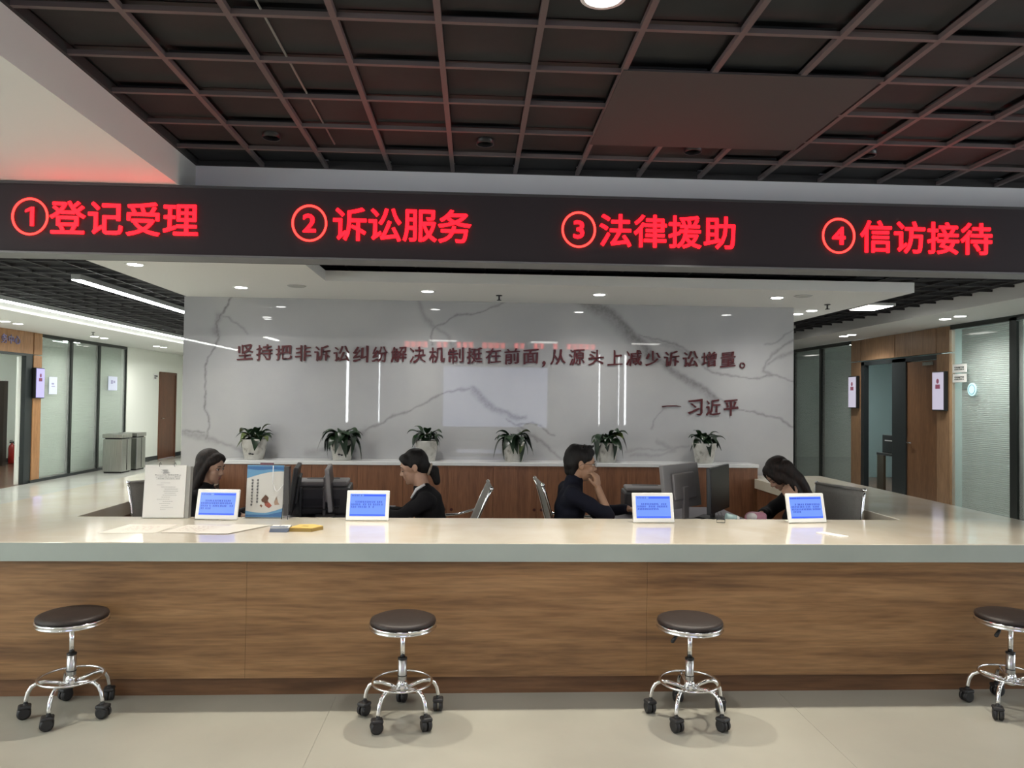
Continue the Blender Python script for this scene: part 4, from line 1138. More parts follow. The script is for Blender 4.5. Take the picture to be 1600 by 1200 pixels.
def person(x, y, face, label, hc, pitch, yaw, joints, hair, skin, top_m, leg_m, hscale=1.0, extras=None, eyes=True, roll=0.0):
    """face=+1 looks to +X. hc = head centre (local), pitch>0 looks down, yaw>0 turns towards the viewer (-Y)"""
    t = thing('person', label, 'person', (x, y, 0))
    F = face
    # head frame
    f = Vector((F * math.cos(yaw) * math.cos(pitch), -math.sin(yaw) * math.cos(pitch), -math.sin(pitch)))
    up0 = Vector((0, 0, 1)); up = (up0 - up0.dot(f) * f).normalized(); left = up.cross(f)
    Hm = Matrix((f, left, up)).transposed()
    if roll: Hm = Hm @ Matrix.Rotation(roll, 3, 'X')
    hc = Vector(hc); hs = hscale
    def H(px, py, pz): return hc + Hm @ Vector((px * hs, py * hs, pz * hs))
    P = {k: Vector(v) for k, v in joints.items()}
    body = MB()
    def he(c, r, R_=None): body.ball(H(*c), tuple(q * hs for q in r), Hm if R_ is None else Hm @ R_, 24, 16)
    he((-0.012, 0, 0.030), (0.092, 0.072, 0.085))
    he((0.012, 0, 0.018), (0.078, 0.066, 0.072))
    he((0.036, 0, -0.040), (0.054, 0.050, 0.072))
    he((0.030, 0, -0.072), (0.050, 0.040, 0.034))
    he((0.068, 0, -0.092), (0.019, 0.019, 0.016))
    he((0.052, 0.030, -0.025), (0.027, 0.022, 0.024)); he((0.052, -0.030, -0.025), (0.027, 0.022, 0.024))
    body.capsule(H(0.082, 0, 0.008), H(0.101, 0, -0.026), 0.0085 * hs, 0.0115 * hs, 12)
    he((0.090, 0.011, -0.032), (0.011, 0.008, 0.007)); he((0.090, -0.011, -0.032), (0.011, 0.008, 0.007))
    he((0.080, 0, -0.055), (0.012, 0.020, 0.008)); he((0.077, 0, -0.067), (0.012, 0.018, 0.008))
    he((0.077, 0.028, 0.024), (0.010, 0.022, 0.008)); he((0.077, -0.028, 0.024), (0.010, 0.022, 0.008))
    for s in (-1, 1):
        he((-0.004, s * 0.072, -0.008), (0.016, 0.008, 0.030))
        he((-0.012, s * 0.078, 0.0), (0.017, 0.005, 0.026))
    nb = P['neck']
    body.capsule(H(-0.02, 0, -0.05), nb, 0.050 * hs, 0.058, 18)
    torso = MB()
    def tors(mb, inf):
        pel, ch = P['pelvis'], P['chest']
        ax = (ch - pel).normalized(); lt = Vector((0, 1, 0)); fr = ax.cross(lt).normalized(); lt = fr.cross(ax)
        RM = Matrix((fr, lt, ax)).transposed()
        mb.ball(pel, (0.125 + inf, 0.165 + inf, 0.125 + inf), RM, 20, 14)
        mid = pel.lerp(ch, 0.5)
        mb.ball(mid, (0.105 + inf, 0.145 + inf, 0.15 + inf), RM, 20, 14)
        mb.ball(ch, (0.108 + inf, 0.160 + inf, 0.16 + inf), RM, 20, 14)
        for s in ('n', 'f'):
            mb.capsule(P['sh_' + s], nb + Vector((0, 0, -0.03)), 0.050 + inf, 0.046 + inf)
            mb.capsule(P['sh_' + s], ch, 0.058 + inf, 0.09 + inf)
    def arm(mb, s, inf, upto=1.0, hand_=False):
        a, e, w_ = P['sh_' + s], P['el_' + s], P['wr_' + s]
        mb.capsule(a, e, 0.046 + inf, 0.037 + inf)
        mb.capsule(e, e.lerp(w_, upto), 0.038 + inf, (0.038 + (0.026 - 0.038) * upto) + inf)
    def legs(mb, inf):
        for s in ('n', 'f'):
            yy = -0.09 if s == 'n' else 0.09
            hip = P['pelvis'] + Vector((0, yy, -0.04))
            kn = P['pelvis'] + Vector((F * 0.42, yy * 1.2, -0.035))
            an = Vector((kn.x - F * 0.04, kn.y, 0.09))
            mb.capsule(hip, kn, 0.080 + inf, 0.055 + inf)
            mb.capsule(kn, an, 0.053 + inf, 0.036 + inf)
    tors(body, -0.02)
    for s in ('n', 'f'):
        arm(body, s, 0.0)
        dd, nn, cu, sd = HANDS[label][s]
        hand(body, P['wr_' + s], dd, nn, cu, sd, 1.0)
    legs(body, -0.012)
    kn = P['pelvis'] + Vector((F * 0.42, 0, -0.035))
    for yy in (-0.108, 0.108):
        body.capsule((kn.x - F * 0.04, yy + P['pelvis'].y, 0.09), (kn.x + F * 0.08, yy + P['pelvis'].y, 0.035), 0.034, 0.024)
    def sock(co):   # press in the eye sockets
        for s in (-1, 1):
            c = np.array(H(0.088, s * 0.030, 0.004)); dirv = -np.array(f)
            d2 = ((co - c) ** 2).sum(1)
            co = co + dirv[None, :] * (0.008 * np.exp(-d2 / (2 * 0.012 ** 2)))[:, None]
        return co
    me = remesh(body, 0.0055, 2, 'body', post=sock); me.materials.append(skin)
    link('body', me, t)
    # clothes
    cl = MB(); tors(cl, 0.004)
    up_ = (H(-0.02, 0, -0.05) - nb)
    cl.capsule(nb + Vector((0, 0, -0.03)), nb + up_ * HANDS[label].get('collar', 0.12), 0.072, 0.064)
    arm(cl, 'n', 0.012, HANDS[label].get('cuff_n', 0.93)); arm(cl, 'f', 0.012, HANDS[label].get('cuff_f', 0.93))
    me = remesh(cl, 0.010, 2, 'jacket', 0.0022); me.materials.append(top_m); link('jacket', me, t)
    cl = MB(); legs(cl, 0.008); cl.ball(P['pelvis'] + Vector((0, 0, -0.03)), (0.14, 0.178, 0.11))
    me = remesh(cl, 0.012, 2, 'trousers', 0.002); me.materials.append(leg_m); link('trousers', me, t)
    for s, yy in (('n', -0.108), ('f', 0.108)):
        cx = kn.x - F * 0.04
        sh = MB().ball((cx + F * 0.055, yy, 0.040), (0.125, 0.046, 0.040)).ball((cx - F * 0.02, yy, 0.055), (0.055, 0.044, 0.055))
        me = remesh(sh, 0.008, 1, 'shoe'); me.materials.append(BLACK); link('shoe', me, t)
    # face parts
    for s in (-1, 1):
        if eyes:
            MB().ball(H(0.0765, s * 0.030, 0.004), (0.0085 * hs, 0.0125 * hs, 0.0065 * hs), Hm).build('eye', EYEW, t)
            MB().ball(H(0.0822, s * 0.031, 0.003), (0.0035 * hs, 0.0058 * hs, 0.0058 * hs), Hm).build('iris', EYEB, t)
            MB().tube([H(0.083, s * 0.017, 0.009), H(0.087, s * 0.030, 0.0115), H(0.078, s * 0.044, 0.008)], 0.0018, 6).build('eyelash', EYEB, t)
        else:
            MB().tube([H(0.083, s * 0.017, 0.0), H(0.0865, s * 0.030, -0.0035), H(0.078, s * 0.044, -0.001)], 0.0022, 6).build('eyelash', EYEB, t)
        MB().tube([H(0.086, s * 0.014, 0.025), H(0.087, s * 0.030, 0.029), H(0.076, s * 0.046, 0.025)], [0.0028, 0.0030, 0.0018], 6).build('eyebrow', HAIRB, t)
    MB().ball(H(0.0865, 0, -0.0555), (0.007 * hs, 0.017 * hs, 0.004 * hs), Hm).ball(H(0.084, 0, -0.0645), (0.007 * hs, 0.015 * hs, 0.0048 * hs), Hm).build('lips', LIPS, t)
    # hair
    hm = MB()
    hair(hm, H, Hm, hs, F)
    me = remesh(hm, 0.006, 2, 'hair', 0.0013); me.materials.append(HANDS[label].get('hair_m', HAIRB)); link('hair', me, t)
    if extras: extras(t, H, Hm, hs, P)
    return t

def cap(hm, H, Hm, hs, front=0.070, low=-0.055):
    """cranium hair shell: overlapping blobs that leave the face and ears free"""
    def e(c, r): hm.ball(H(*c), tuple(q * hs for q in r), Hm, 24, 16)
    e((-0.026, 0, 0.044), (0.094, 0.083, 0.088))
    e((-0.055, 0, 0.005), (0.060, 0.072, 0.075))
    e((0.030, 0, 0.085), (0.052, 0.060, 0.030))
    for s in (-1, 1):
        e((0.018, s * 0.052, 0.056), (0.050, 0.020, 0.036))
        e((0.045, s * 0.034, 0.072), (0.030, 0.026, 0.024))

L1 = 'woman with long dark hair in profile facing right, black jacket, behind the left tablet'
L2 = 'woman in black suit jacket with dark hair tied back, facing left'
L3 = 'short-haired man in dark navy top resting his cheek on his hand, facing right'
L4 = 'woman with long brown-black hair bowed over the desk at the right'
HANDS = {
 L1: dict(n=((1, 0.1, -0.1), (0, 0, -1), 0.35, 1), f=((1, -0.2, -0.1), (0, 0, -1), 0.35, -1), hair_m=HAIRR),
 L2: dict(n=((-1, 0.2, -0.15), (0, 0, -1), 0.35, -1), f=((-1, -0.2, -0.1), (0, 0, -1), 0.35, 1)),
 L3: dict(n=((-0.10, 0.10, 0.95), (-0.75, 0.6, -0.1), 0.75, 1), f=((1, -0.15, -0.05), (0, 0, -1), 0.3, -1), cuff_n=0.12, collar=0.42),
 L4: dict(n=((-0.45, 0.25, 0.65), (0.5, 0.7, -0.2), 0.75, -1), f=((-0.9, -0.3, -0.1), (0, 0, -1), 0.8, 1), hair_m=HAIRR, cuff_n=0.9),
}
# --- woman 1
def hair1(hm, H, Hm, hs, F):
    cap(hm, H, Hm, hs)
    def c(a, b, r0, r1): hm.capsule(H(*a), H(*b), r0 * hs, r1 * hs)
    for s in (-1, 1):
        c((0.020, s * 0.056, 0.062), (0.004, s * 0.073, 0.0), 0.024, 0.024)
        c((0.004, s * 0.073, 0.0), (-0.022, s * 0.078, -0.10), 0.026, 0.030)
        c((-0.022, s * 0.078, -0.10), (-0.05, s * 0.082, -0.24), 0.032, 0.028)
        c((-0.04, s * 0.055, 0.0), (-0.08, s * 0.06, -0.22), 0.045, 0.040)
        c((0.062, s * 0.030, 0.070), (0.030, s * 0.060, 0.045), 0.020, 0.022)
    c((-0.055, 0, 0.0), (-0.10, 0, -0.20), 0.062, 0.050)
J1 = dict(pelvis=(-0.14, 0, 0.56), chest=(-0.07, 0, 0.78), neck=(-0.045, 0, 0.905), sh_n=(-0.07, -0.165, 0.845), sh_f=(-0.07, 0.165, 0.845),
          el_n=(0.06, -0.21, 0.64), el_f=(0.06, 0.21, 0.64), wr_n=(0.24, -0.12, 0.735), wr_f=(0.24, 0.12, 0.735))
person(-1.85, 5.32, 1, L1, (0.0, 0, 1.055), 0.22, 0.25, J1, hair1, SKIN, JACK, JACK, 0.98, None, True)
# --- woman 2
def hair2(hm, H, Hm, hs, F):
    cap(hm, H, Hm, hs)
    def c(a, b, r0, r1): hm.capsule(H(*a), H(*b), r0 * hs, r1 * hs)
    c((-0.06, 0, 0.0), (-0.098, 0, -0.045), 0.056, 0.034)
    c((-0.098, 0, -0.045), (-0.130, 0, -0.070), 0.034, 0.038)
    c((-0.130, 0, -0.070), (-0.125, 0, -0.150), 0.040, 0.026)
    for s in (-1, 1):
        c((0.030, s * 0.052, 0.055), (0.016, s * 0.068, 0.020), 0.018, 0.012)
        c((0.055, s * 0.030, 0.072), (0.030, s * 0.056, 0.050), 0.018, 0.018)
def ex2(t, H, Hm, hs, P):
    MB().tube([H(-0.104 - 0.6 * 0.036 * math.sin(a * PI / 6), 0.038 * math.cos(a * PI / 6), -0.05 + 0.8 * 0.038 * math.sin(a * PI / 6)) for a in range(12)], 0.009, 8, True).build('hair_tie', mat('hair_tie_beige', (0.32, 0.26, 0.2), 0.5), t)
    nb = P['neck']
    for s in (-1, 1):
        MB().tube([nb + Vector((0.02, s * 0.060, 0.045)), nb + Vector((-0.035, s * 0.058, 0.01)), nb + Vector((-0.075, s * 0.040, -0.055))], [0.010, 0.013, 0.008], 8).build('shirt_collar', SHIRT, t)
        MB().tube([nb + Vector((0.035, s * 0.068, 0.03)), nb + Vector((-0.02, s * 0.075, -0.01)), nb + Vector((-0.07, s * 0.056, -0.08)), nb + Vector((-0.10, s * 0.03, -0.16))], [0.014, 0.017, 0.015, 0.010], 8).build('lapel', JACK, t)
J2 = dict(pelvis=(0.16, 0, 0.56), chest=(0.11, 0, 0.78), neck=(0.065, 0, 0.905), sh_n=(0.105, -0.165, 0.85), sh_f=(0.085, 0.165, 0.85),
          el_n=(-0.08, -0.20, 0.735), el_f=(-0.08, 0.20, 0.70), wr_n=(-0.27, -0.12, 0.765), wr_f=(-0.27, 0.12, 0.745))
person(-0.43, 5.32, -1, L2, (0.0, 0, 1.065), 0.32, 0.08, J2, hair2, SKIN, JACK, JACK, 1.0, ex2, False)
# --- man
def hair3(hm, H, Hm, hs, F):
    cap(hm, H, Hm, hs)
    def c(a, b, r0, r1): hm.capsule(H(*a), H(*b), r0 * hs, r1 * hs)
    c((-0.065, 0, 0.02), (-0.072, 0, -0.055), 0.060, 0.036)
    for s in (-1, 1):
        c((0.010, s * 0.066, 0.045), (0.010, s * 0.074, 0.012), 0.014, 0.007)
        c((-0.045, s * 0.045, 0.02), (-0.055, s * 0.035, -0.06), 0.036, 0.024)
    rn = random.Random(3)
    for i in range(26):
        a = rn.uniform(0, 2 * PI); q = rn.uniform(0.0, 0.05)
        c((-0.01 + q * math.cos(a), q * math.sin(a), 0.112), (0.014 + q * 1.4 * math.cos(a), q * 1.5 * math.sin(a), 0.127), 0.012, 0.006)
    c((0.030, 0, 0.100), (0.068, 0.01, 0.086), 0.028, 0.018)
    c((0.030, -0.03, 0.096), (0.064, -0.03, 0.080), 0.027, 0.017)
    c((0.030, 0.03, 0.096), (0.064, 0.03, 0.080), 0.027, 0.017)
    c((-0.05, 0, 0.08), (-0.075, 0, 0.03), 0.052, 0.046)
def ex3(t, H, Hm, hs, P):
    gm = mat('glasses_metal', (0.25, 0.24, 0.24), 0.25, 0.9)
    gl = link('glasses', MB().tube([H(0.095, -0.006, 0.006), H(0.095, 0.006, 0.006)], 0.0012, 6).mesh('g'), t)
    gl.data.materials.append(gm)
    for s in (-1, 1):
        MB().tube([H(0.094 - 0.05 * max(0, abs(0.030 + 0.022 * math.cos(a * PI / 8)) - 0.04), s * (0.030 + 0.022 * math.cos(a * PI / 8)), 0.002 + 0.017 * math.sin(a * PI / 8)) for a in range(16)], 0.0014, 6, True).build('rim', gm, gl)
        MB().tube([H(0.088, s * 0.054, 0.008), H(0.05, s * 0.074, 0.008), H(0.0, s * 0.083, 0.006), H(-0.02, s * 0.082, -0.01)], 0.0014, 6).build('temple', gm, gl)
J3 = dict(pelvis=(-0.10, 0, 0.58), chest=(-0.075, 0, 0.80), neck=(-0.055, 0, 0.965), sh_n=(-0.085, -0.19, 0.905), sh_f=(-0.085, 0.19, 0.905),
          el_n=(0.165, -0.17, 0.765), el_f=(0.14, 0.20, 0.735), wr_n=(0.105, -0.105, 0.945), wr_f=(0.34, 0.02, 0.785))
person(0.76, 5.24, 1, L3, (0.0, 0, 1.105), 0.10, 0.02, J3, hair3, SKIN2, NAVY, NAVY, 1.06, ex3, True)
# --- woman 3
def hair4(hm, H, Hm, hs, F):
    cap(hm, H, Hm, hs)
    def c(a, b, r0, r1): hm.capsule(H(*a), H(*b), r0 * hs, r1 * hs)
    for s in (-1, 1):
        c((0.035, s * 0.050, 0.065), (0.040, s * 0.070, 0.0), 0.026, 0.022)
        c((0.036, s * 0.070, 0.0), (0.020, s * 0.078, -0.05), 0.026, 0.024)
        c((0.060, s * 0.050, 0.045), (0.062, s * 0.064, -0.02), 0.022, 0.016)
        c((0.066, s * 0.030, 0.066), (0.045, s * 0.060, 0.035), 0.020, 0.020)
    for yy in (-0.07, -0.035, 0.0, 0.035, 0.07):
        hm.capsule((0.02, yy * 0.8, 1.085), (0.115, yy * 1.1, 0.99), 0.062, 0.055, 14)
        hm.capsule((0.115, yy * 1.1, 0.99), (0.175, yy * 1.4, 0.90), 0.055, 0.036, 14)
    hm.capsule((0.0, -0.066, 1.04), (0.055, -0.098, 0.955), 0.036, 0.030, 14)
    hm.capsule((0.055, -0.09, 0.98), (0.105, -0.11, 0.90), 0.040, 0.026, 14)
J4 = dict(pelvis=(0.24, 0, 0.56), chest=(0.20, 0, 0.76), neck=(0.115, 0, 0.885), sh_n=(0.17, -0.165, 0.845), sh_f=(0.14, 0.165, 0.835),
          el_n=(0.0, -0.19, 0.735), el_f=(0.0, 0.20, 0.72), wr_n=(0.045, -0.165, 0.865), wr_f=(-0.13, -0.02, 0.745))
person(2.235, 5.34, -1, L4, (0.0, 0, 1.035), 0.80, 0.10, J4, hair4, SKIN, JACK, NAVY, 0.98, None, False)

office_chair(-2.03, 5.40, D(-122), 'grey mesh chair at left behind the paper display stand', 0.22, 0.935)
office_chair(-0.31, 5.40, D(92), 'chrome chair leaning back behind the woman with tied hair', 0.42, 0.93)
office_chair(0.84, 5.42, D(-88), 'chrome chair seen edge-on behind the man in navy', 0.26, 0.96)
office_chair(2.40, 5.22, D(106), 'grey mesh chair with chrome frame at right behind the bowed woman', 0.08, 0.95)

# ================================================================== THINGS ON THE COUNTER
def tablet(x, y, rz, label, title, lines, skew=0):
    t = thing('desk_tablet', label, 'tablet', (x, y, TZ), rz, 'blue screen tablets on the counter')
    w, h = 0.262, 0.185
    M = Matrix.Translation((0, 0, 0.004)) @ Matrix.Rotation(D(-14), 4, 'X')
    MB().bbox(-w / 2, w / 2, 0, 0.014, 0, h, 0.006, M).build('housing', SCRF, t)
    MB().box(-w / 2 + 0.022, w / 2 - 0.022, -0.0012, 0.0, 0.027, h - 0.022, M).build('screen', SCRB, t)
    q = MB()
    q.box(-w / 2 + 0.024 + (0.08 if title else 0), w / 2 - 0.024, -0.0024, -0.0012, h - 0.037, h - 0.028, M)
    q.box(-w / 2 + 0.024, w / 2 - 0.024, -0.0024, -0.0012, 0.030, 0.037, M)
    q.build('screen_bars', SCRD, t)
    rn = random.Random(int(x * 100))
    g = MB()
    def row(xa, xb, z, hh):
        xx = xa
        while xx < xb - hh:
            if rn.random() < 0.12: xx += hh * 0.7; continue
            for k in range(3):
                zz = z - hh * (0.1 + 0.4 * k)
                a_ = xx + rn.uniform(0, 0.2) * hh
                g.box(a_, a_ + hh * rn.uniform(0.5, 0.85), -0.0026, -0.0012, zz - hh * 0.09, zz + hh * 0.09, M)
            a_ = xx + rn.uniform(0.15, 0.65) * hh
            g.box(a_, a_ + hh * 0.16, -0.0026, -0.0012, z - hh, z, M)
            xx += hh * 1.08
    row(-w / 2 + 0.030, -w / 2 + 0.095, h - 0.028, 0.009)
    x0 = -w / 2 + 0.030; x1 = w / 2 - 0.032
    for k in range(lines):
        row(x0 + (0.024 if k == 0 else 0), x1 if k < lines - 1 else x0 + (x1 - x0) * (0.35 if lines > 3 else 0.72), h - 0.066 - k * 0.0155, 0.0105)
    g.build('screen_text', SCRT, t, kind='stuff')
    MB().bbox(-w / 2 + 0.03, w / 2 - 0.03, 0.02, 0.10, 0.0, 0.006, 0.002).add([Vector((-0.04, 0.038, 0.09)), Vector((0.04, 0.038, 0.09)), Vector((0.04, 0.095, 0.004)), Vector((-0.04, 0.095, 0.004)), Vector((-0.04, 0.041, 0.096)), Vector((0.04, 0.041, 0.096)), Vector((0.04, 0.10, 0.006)), Vector((-0.04, 0.10, 0.006))], [(0, 1, 2, 3), (4, 7, 6, 5), (0, 4, 5, 1), (3, 2, 6, 7), (0, 3, 7, 4), (1, 5, 6, 2)]).build('stand', SCRF, t)
tablet(-1.565, 4.60, D(-4), 'white tablet with blue screen before the long-haired woman at left', True, 4)
tablet(-0.65, 4.585, D(-1), 'white tablet with blue screen left of the woman with tied hair', True, 3)
tablet(1.12, 4.555, D(2), 'white tablet with blue screen by the outstretched hand of the man', True, 3)
tablet(2.105, 4.575, D(7), 'white tablet with blue screen before the bowed woman at right', False, 4)

# acrylic leaflet rack with a ring-bound white paper sheet in front
t = thing('document_stand', 'clear stand holding a stack of white printed sheets at left', 'document stand', (-1.905, 4.66, TZ), D(2), )
M = Matrix.Rotation(D(-6), 4, 'X')
MB().bbox(-0.122, 0.125, 0.0, 0.024, 0.004, 0.325, 0.002, M).build('sheet_stack', PAPER, t)
MB().box(0.126, 0.150, 0.004, 0.05, 0.0, 0.318, M).build('side_sleeve', mat('grey_sleeve', (0.30, 0.30, 0.28), 0.4), t)
MB().box(-0.13, 0.13, 0.026, 0.029, 0.0, 0.33, M).box(-0.13, 0.13, -0.012, 0.026, 0.0, 0.003).build('acrylic_back', ACR, t)
g = MB()
rn = random.Random(5)
for k in range(9):
    g.box(-0.018 + rn.uniform(-0.01, 0.01), 0.018 + rn.uniform(-0.01, 0.01), -0.0012, 0.0, 0.272 + k * 0.003, 0.2735 + k * 0.003, M)
for k, (a, b_) in enumerate(((-0.06, 0.085), (-0.055, 0.09), (-0.05, 0.08))):
    xx = a
    while xx < b_:
        l = rn.uniform(0.006, 0.014); g.box(xx, xx + l, -0.0012, 0.0, 0.262 - k * 0.012, 0.265 - k * 0.012 + rn.uniform(0, 0.003), M); xx += l + 0.003
for k in range(14):
    a = -0.055 + rn.uniform(0, 0.06); b_ = a + rn.uniform(0.03, 0.09); xx = a
    while xx < min(b_, 0.09):
        l = rn.uniform(0.004, 0.010); g.box(xx, xx + l, -0.0012, 0.0, 0.215 - k * 0.0125, 0.217 - k * 0.0125, M); xx += l + 0.003
g.build('print', INK, t)
for sx in (-0.035, 0.055):
    MB().tube([Vector((sx, 0.004 + 0.012 * math.cos(a), 0.325 + 0.014 * math.sin(a))) - Vector((0, 0.0, 0)) for a in np.linspace(-1.0, 4.0, 12)], 0.0016, 6).build('binding_ring', INKD, t).location = (0, 0.034, 0)

# poster in acrylic stand
t = thing('brochure_stand', 'clear acrylic stand with blue-bordered poster of a gavel', 'brochure stand', (-1.30, 4.68, TZ), D(-2))
M = Matrix.Rotation(D(-5), 4, 'X')
MB().box(-0.120, 0.120, -0.004, -0.001, 0.0, 0.335, M).box(-0.120, 0.120, 0.020, 0.023, 0.0, 0.335, M).box(-0.12, 0.12, -0.03, 0.06, 0, 0.003).build('acrylic_shell', ACR, t)
MB().box(-0.114, 0.114, 0.0, 0.016, 0.006, 0.328, M).build('leaflets', mat('poster_cream', (0.66, 0.64, 0.60), 0.5), t)
def curveband(pts_top, pts_bot, m, name, yy=-0.0006):
    vs = [M @ Vector((x, yy, z)) for x, z in pts_top] + [M @ Vector((x, yy, z)) for x, z in pts_bot]
    n = len(pts_top)
    MB().add(vs, [(i, n + i, n + i + 1, i + 1) for i in range(n - 1)]).build(name, m, t)
xs_ = np.linspace(-0.114, 0.114, 12)
curveband([(x, 0.328) for x in xs_], [(x, 0.245 + 0.045 * math.sin((x + 0.114) / 0.228 * PI * 0.55)) for x in xs_], BLUEL, 'blue_header')
curveband([(x, 0.320) for x in xs_], [(x, 0.300 + 0.003 * math.sin(x * 40)) for x in xs_], BLUEP, 'dark_blue_band', -0.0012)
curveband([(x, 0.045 - 0.012 * math.sin((x + 0.114) / 0.228 * PI) + 0.04 * max(0, (x + 0.114) / 0.228 - 0.55)) for x in xs_], [(x, 0.006) for x in xs_], BLUEL, 'blue_footer')
curveband([(x, 0.022 + 0.05 * max(0, (x + 0.114) / 0.228 - 0.6)) for x in xs_], [(x, 0.010) for x in xs_], BLUEP, 'dark_blue_footer', -0.0012)
g = MB(); rn = random.Random(9)
for cx, n_, z0 in ((-0.045, 8, 0.238), (-0.078, 9, 0.238)):
    for k in range(n_):
        zc = z0 - k * 0.019
        for j in range(3):
            zz = zc - 0.0045 * j; a = cx + rn.uniform(-0.002, 0.002)
            g.box(a - 0.006, a + 0.006, -0.0016, -0.0004, zz, zz + 0.0022, M)
        g.box(cx - 0.001, cx + 0.001, -0.0016, -0.0004, zc - 0.011, zc + 0.002, M)
g.build('poster_text', INKD, t)
gv = mat('gavel_brown', (0.20, 0.09, 0.05), 0.5); gr = mat('gavel_red', (0.34, 0.08, 0.05), 0.5)
Rg = Matrix.Rotation(D(0), 4, 'Y')
def poly(pts, m, name, yy=-0.001):
    MB().add([M @ Vector((x, yy, z)) for x, z in pts] + [M @ Vector((x, yy + 0.001, z)) for x, z in pts], [tuple(range(len(pts)))[::-1], tuple(range(len(pts), 2 * len(pts)))]).build(name, m, t)
poly([(-0.02, 0.115), (0.005, 0.145), (0.028, 0.125), (0.018, 0.105), (0.005, 0.095), (-0.015, 0.10)], gv, 'gavel_picture')
poly([(0.0, 0.10), (0.022, 0.105), (0.048, 0.078), (0.030, 0.062), (0.005, 0.078)], gr, 'book_picture')
poly([(-0.028, 0.078), (-0.02, 0.086), (-0.01, 0.078), (-0.016, 0.066)], gv, 'ink_picture')
poly([(0.06, 0.10), (0.075, 0.135), (0.085, 0.10), (0.095, 0.085), (0.065, 0.082)], mat('pale_brown_print', (0.42, 0.28, 0.20), 0.6), 'scales_picture')
MB().box(-0.035, 0.048, -0.002, 0.002, 0.329, 0.343, M).build('top_tab', mat('tab_maroon', (0.12, 0.05, 0.07), 0.5), t)
MB().tube([M @ Vector(p) for p in ((0.048, -0.008, 0.325), (0.050, -0.008, 0.22), (0.066, -0.009, 0.175), (0.078, -0.009, 0.165), (0.092, -0.008, 0.18), (0.118, -0.008, 0.215))], 0.0022, 6).build('white_cord', mat('white_cord', (0.85, 0.86, 0.86), 0.2), t)  # white tube drawn as the glare along the acrylic edge
for s in (-0.115, 0.055):
    MB().tube([(s, -0.02, 0.05), (s + 0.012, -0.028, 0.03), (s + 0.008, -0.03, 0.01), (s - 0.01, -0.026, 0.006)], 0.002, 6).build('foot_clip', ACR, t)
# slim dark stand to the right of the poster
t = thing('card_holder', 'thin dark upright card holder right of the poster stand', 'holder', (-1.155, 4.655, TZ), D(0))
MB().box(-0.022, -0.018, -0.004, 0.05, 0.0, 0.33).box(0.012, 0.016, -0.004, 0.05, 0.0, 0.33).build('side_plate', ACR, t)
MB().box(-0.018, 0.012, 0.0, 0.045, 0.02, 0.322).build('dark_insert', DKGREYP, t)
MB().tube([(-0.02, 0.0, 0.09), (-0.022, -0.03, 0.0035)], 0.0025, 6).tube([(0.012, 0.0, 0.09), (0.016, -0.035, 0.0035)], 0.0025, 6).build('wire_leg', INKD, t)

# flat papers, cards, clip
def sheet(name, pts, z, m, label, cat, h=0.0012, group=None):
    cx = sum(p[0] for p in pts) / len(pts); cy = sum(p[1] for p in pts) / len(pts)
    t = thing(name, label, cat, (cx, cy, z), group=group)
    MB().prism([(x - cx, y - cy) for x, y in pts], 0.0005, h).build('sheet', m, t)
    return t
p1 = sheet('paper_sheet', [(-2.04, 4.15), (-1.74, 4.16), (-1.72, 4.44), (-2.0, 4.44)], TZ, PAPER2, 'cream paper flat on the counter, leftmost of the three sheets', 'paper')
p2 = sheet('paper_sheet', [(-1.72, 4.17), (-1.50, 4.16), (-1.42, 4.40), (-1.66, 4.42)], TZ + 0.0013, PAPER2, 'cream paper flat on the counter, middle of the three sheets', 'paper')
p3 = sheet('paper_sheet', [(-1.52, 4.135), (-1.34, 4.13), (-1.18, 4.42), (-1.40, 4.44)], TZ + 0.0026, mat('ivory_paper', (0.70, 0.665, 0.58), 0.5), 'cream paper flat on the counter nearest the poster stand', 'paper')
for pp_, s in ((p1, 3), (p2, 4)):
    g = MB(); rn = random.Random(s)
    for k in range(5):
        xx = -0.08
        while xx < 0.07:
            l = rn.uniform(0.004, 0.02); g.box(xx, xx + l, -0.05 + k * 0.03, -0.046 + k * 0.03, 0.0012, 0.0014); xx += l + rn.uniform(0.004, 0.03)
    g.build('print', mat('reddish_ink', (0.35, 0.2, 0.17), 0.7), pp_)
# stack of white/blue cards
t = thing('card_stack', 'small stack of grey-blue and white cards before the poster stand', 'card', (-1.08, 4.24, TZ))
for k in range(6):
    a = D(-6 + 2.3 * k)
    M = Matrix.Rotation(a, 4, 'Z')
    MB().box(-0.05, 0.05, -0.045, 0.045, 0.0005 + 0.0045 * k, 0.0045 + 0.0045 * k, M).build('card', mat('card_grey_blue', (0.17, 0.21, 0.30), 0.45) if k < 5 else PAPER, t)
MB().box(-0.05, 0.045, -0.046, -0.01, 0.0275, 0.0285).build('blue_band', mat('card_grey_blue', (0.17, 0.21, 0.30), 0.45), t)
MB().box(-0.01, -0.004, 0.0, 0.03, 0.0272, 0.0282).box(0.004, 0.02, 0.0, 0.004, 0.0272, 0.0282).build('print', INK, t)
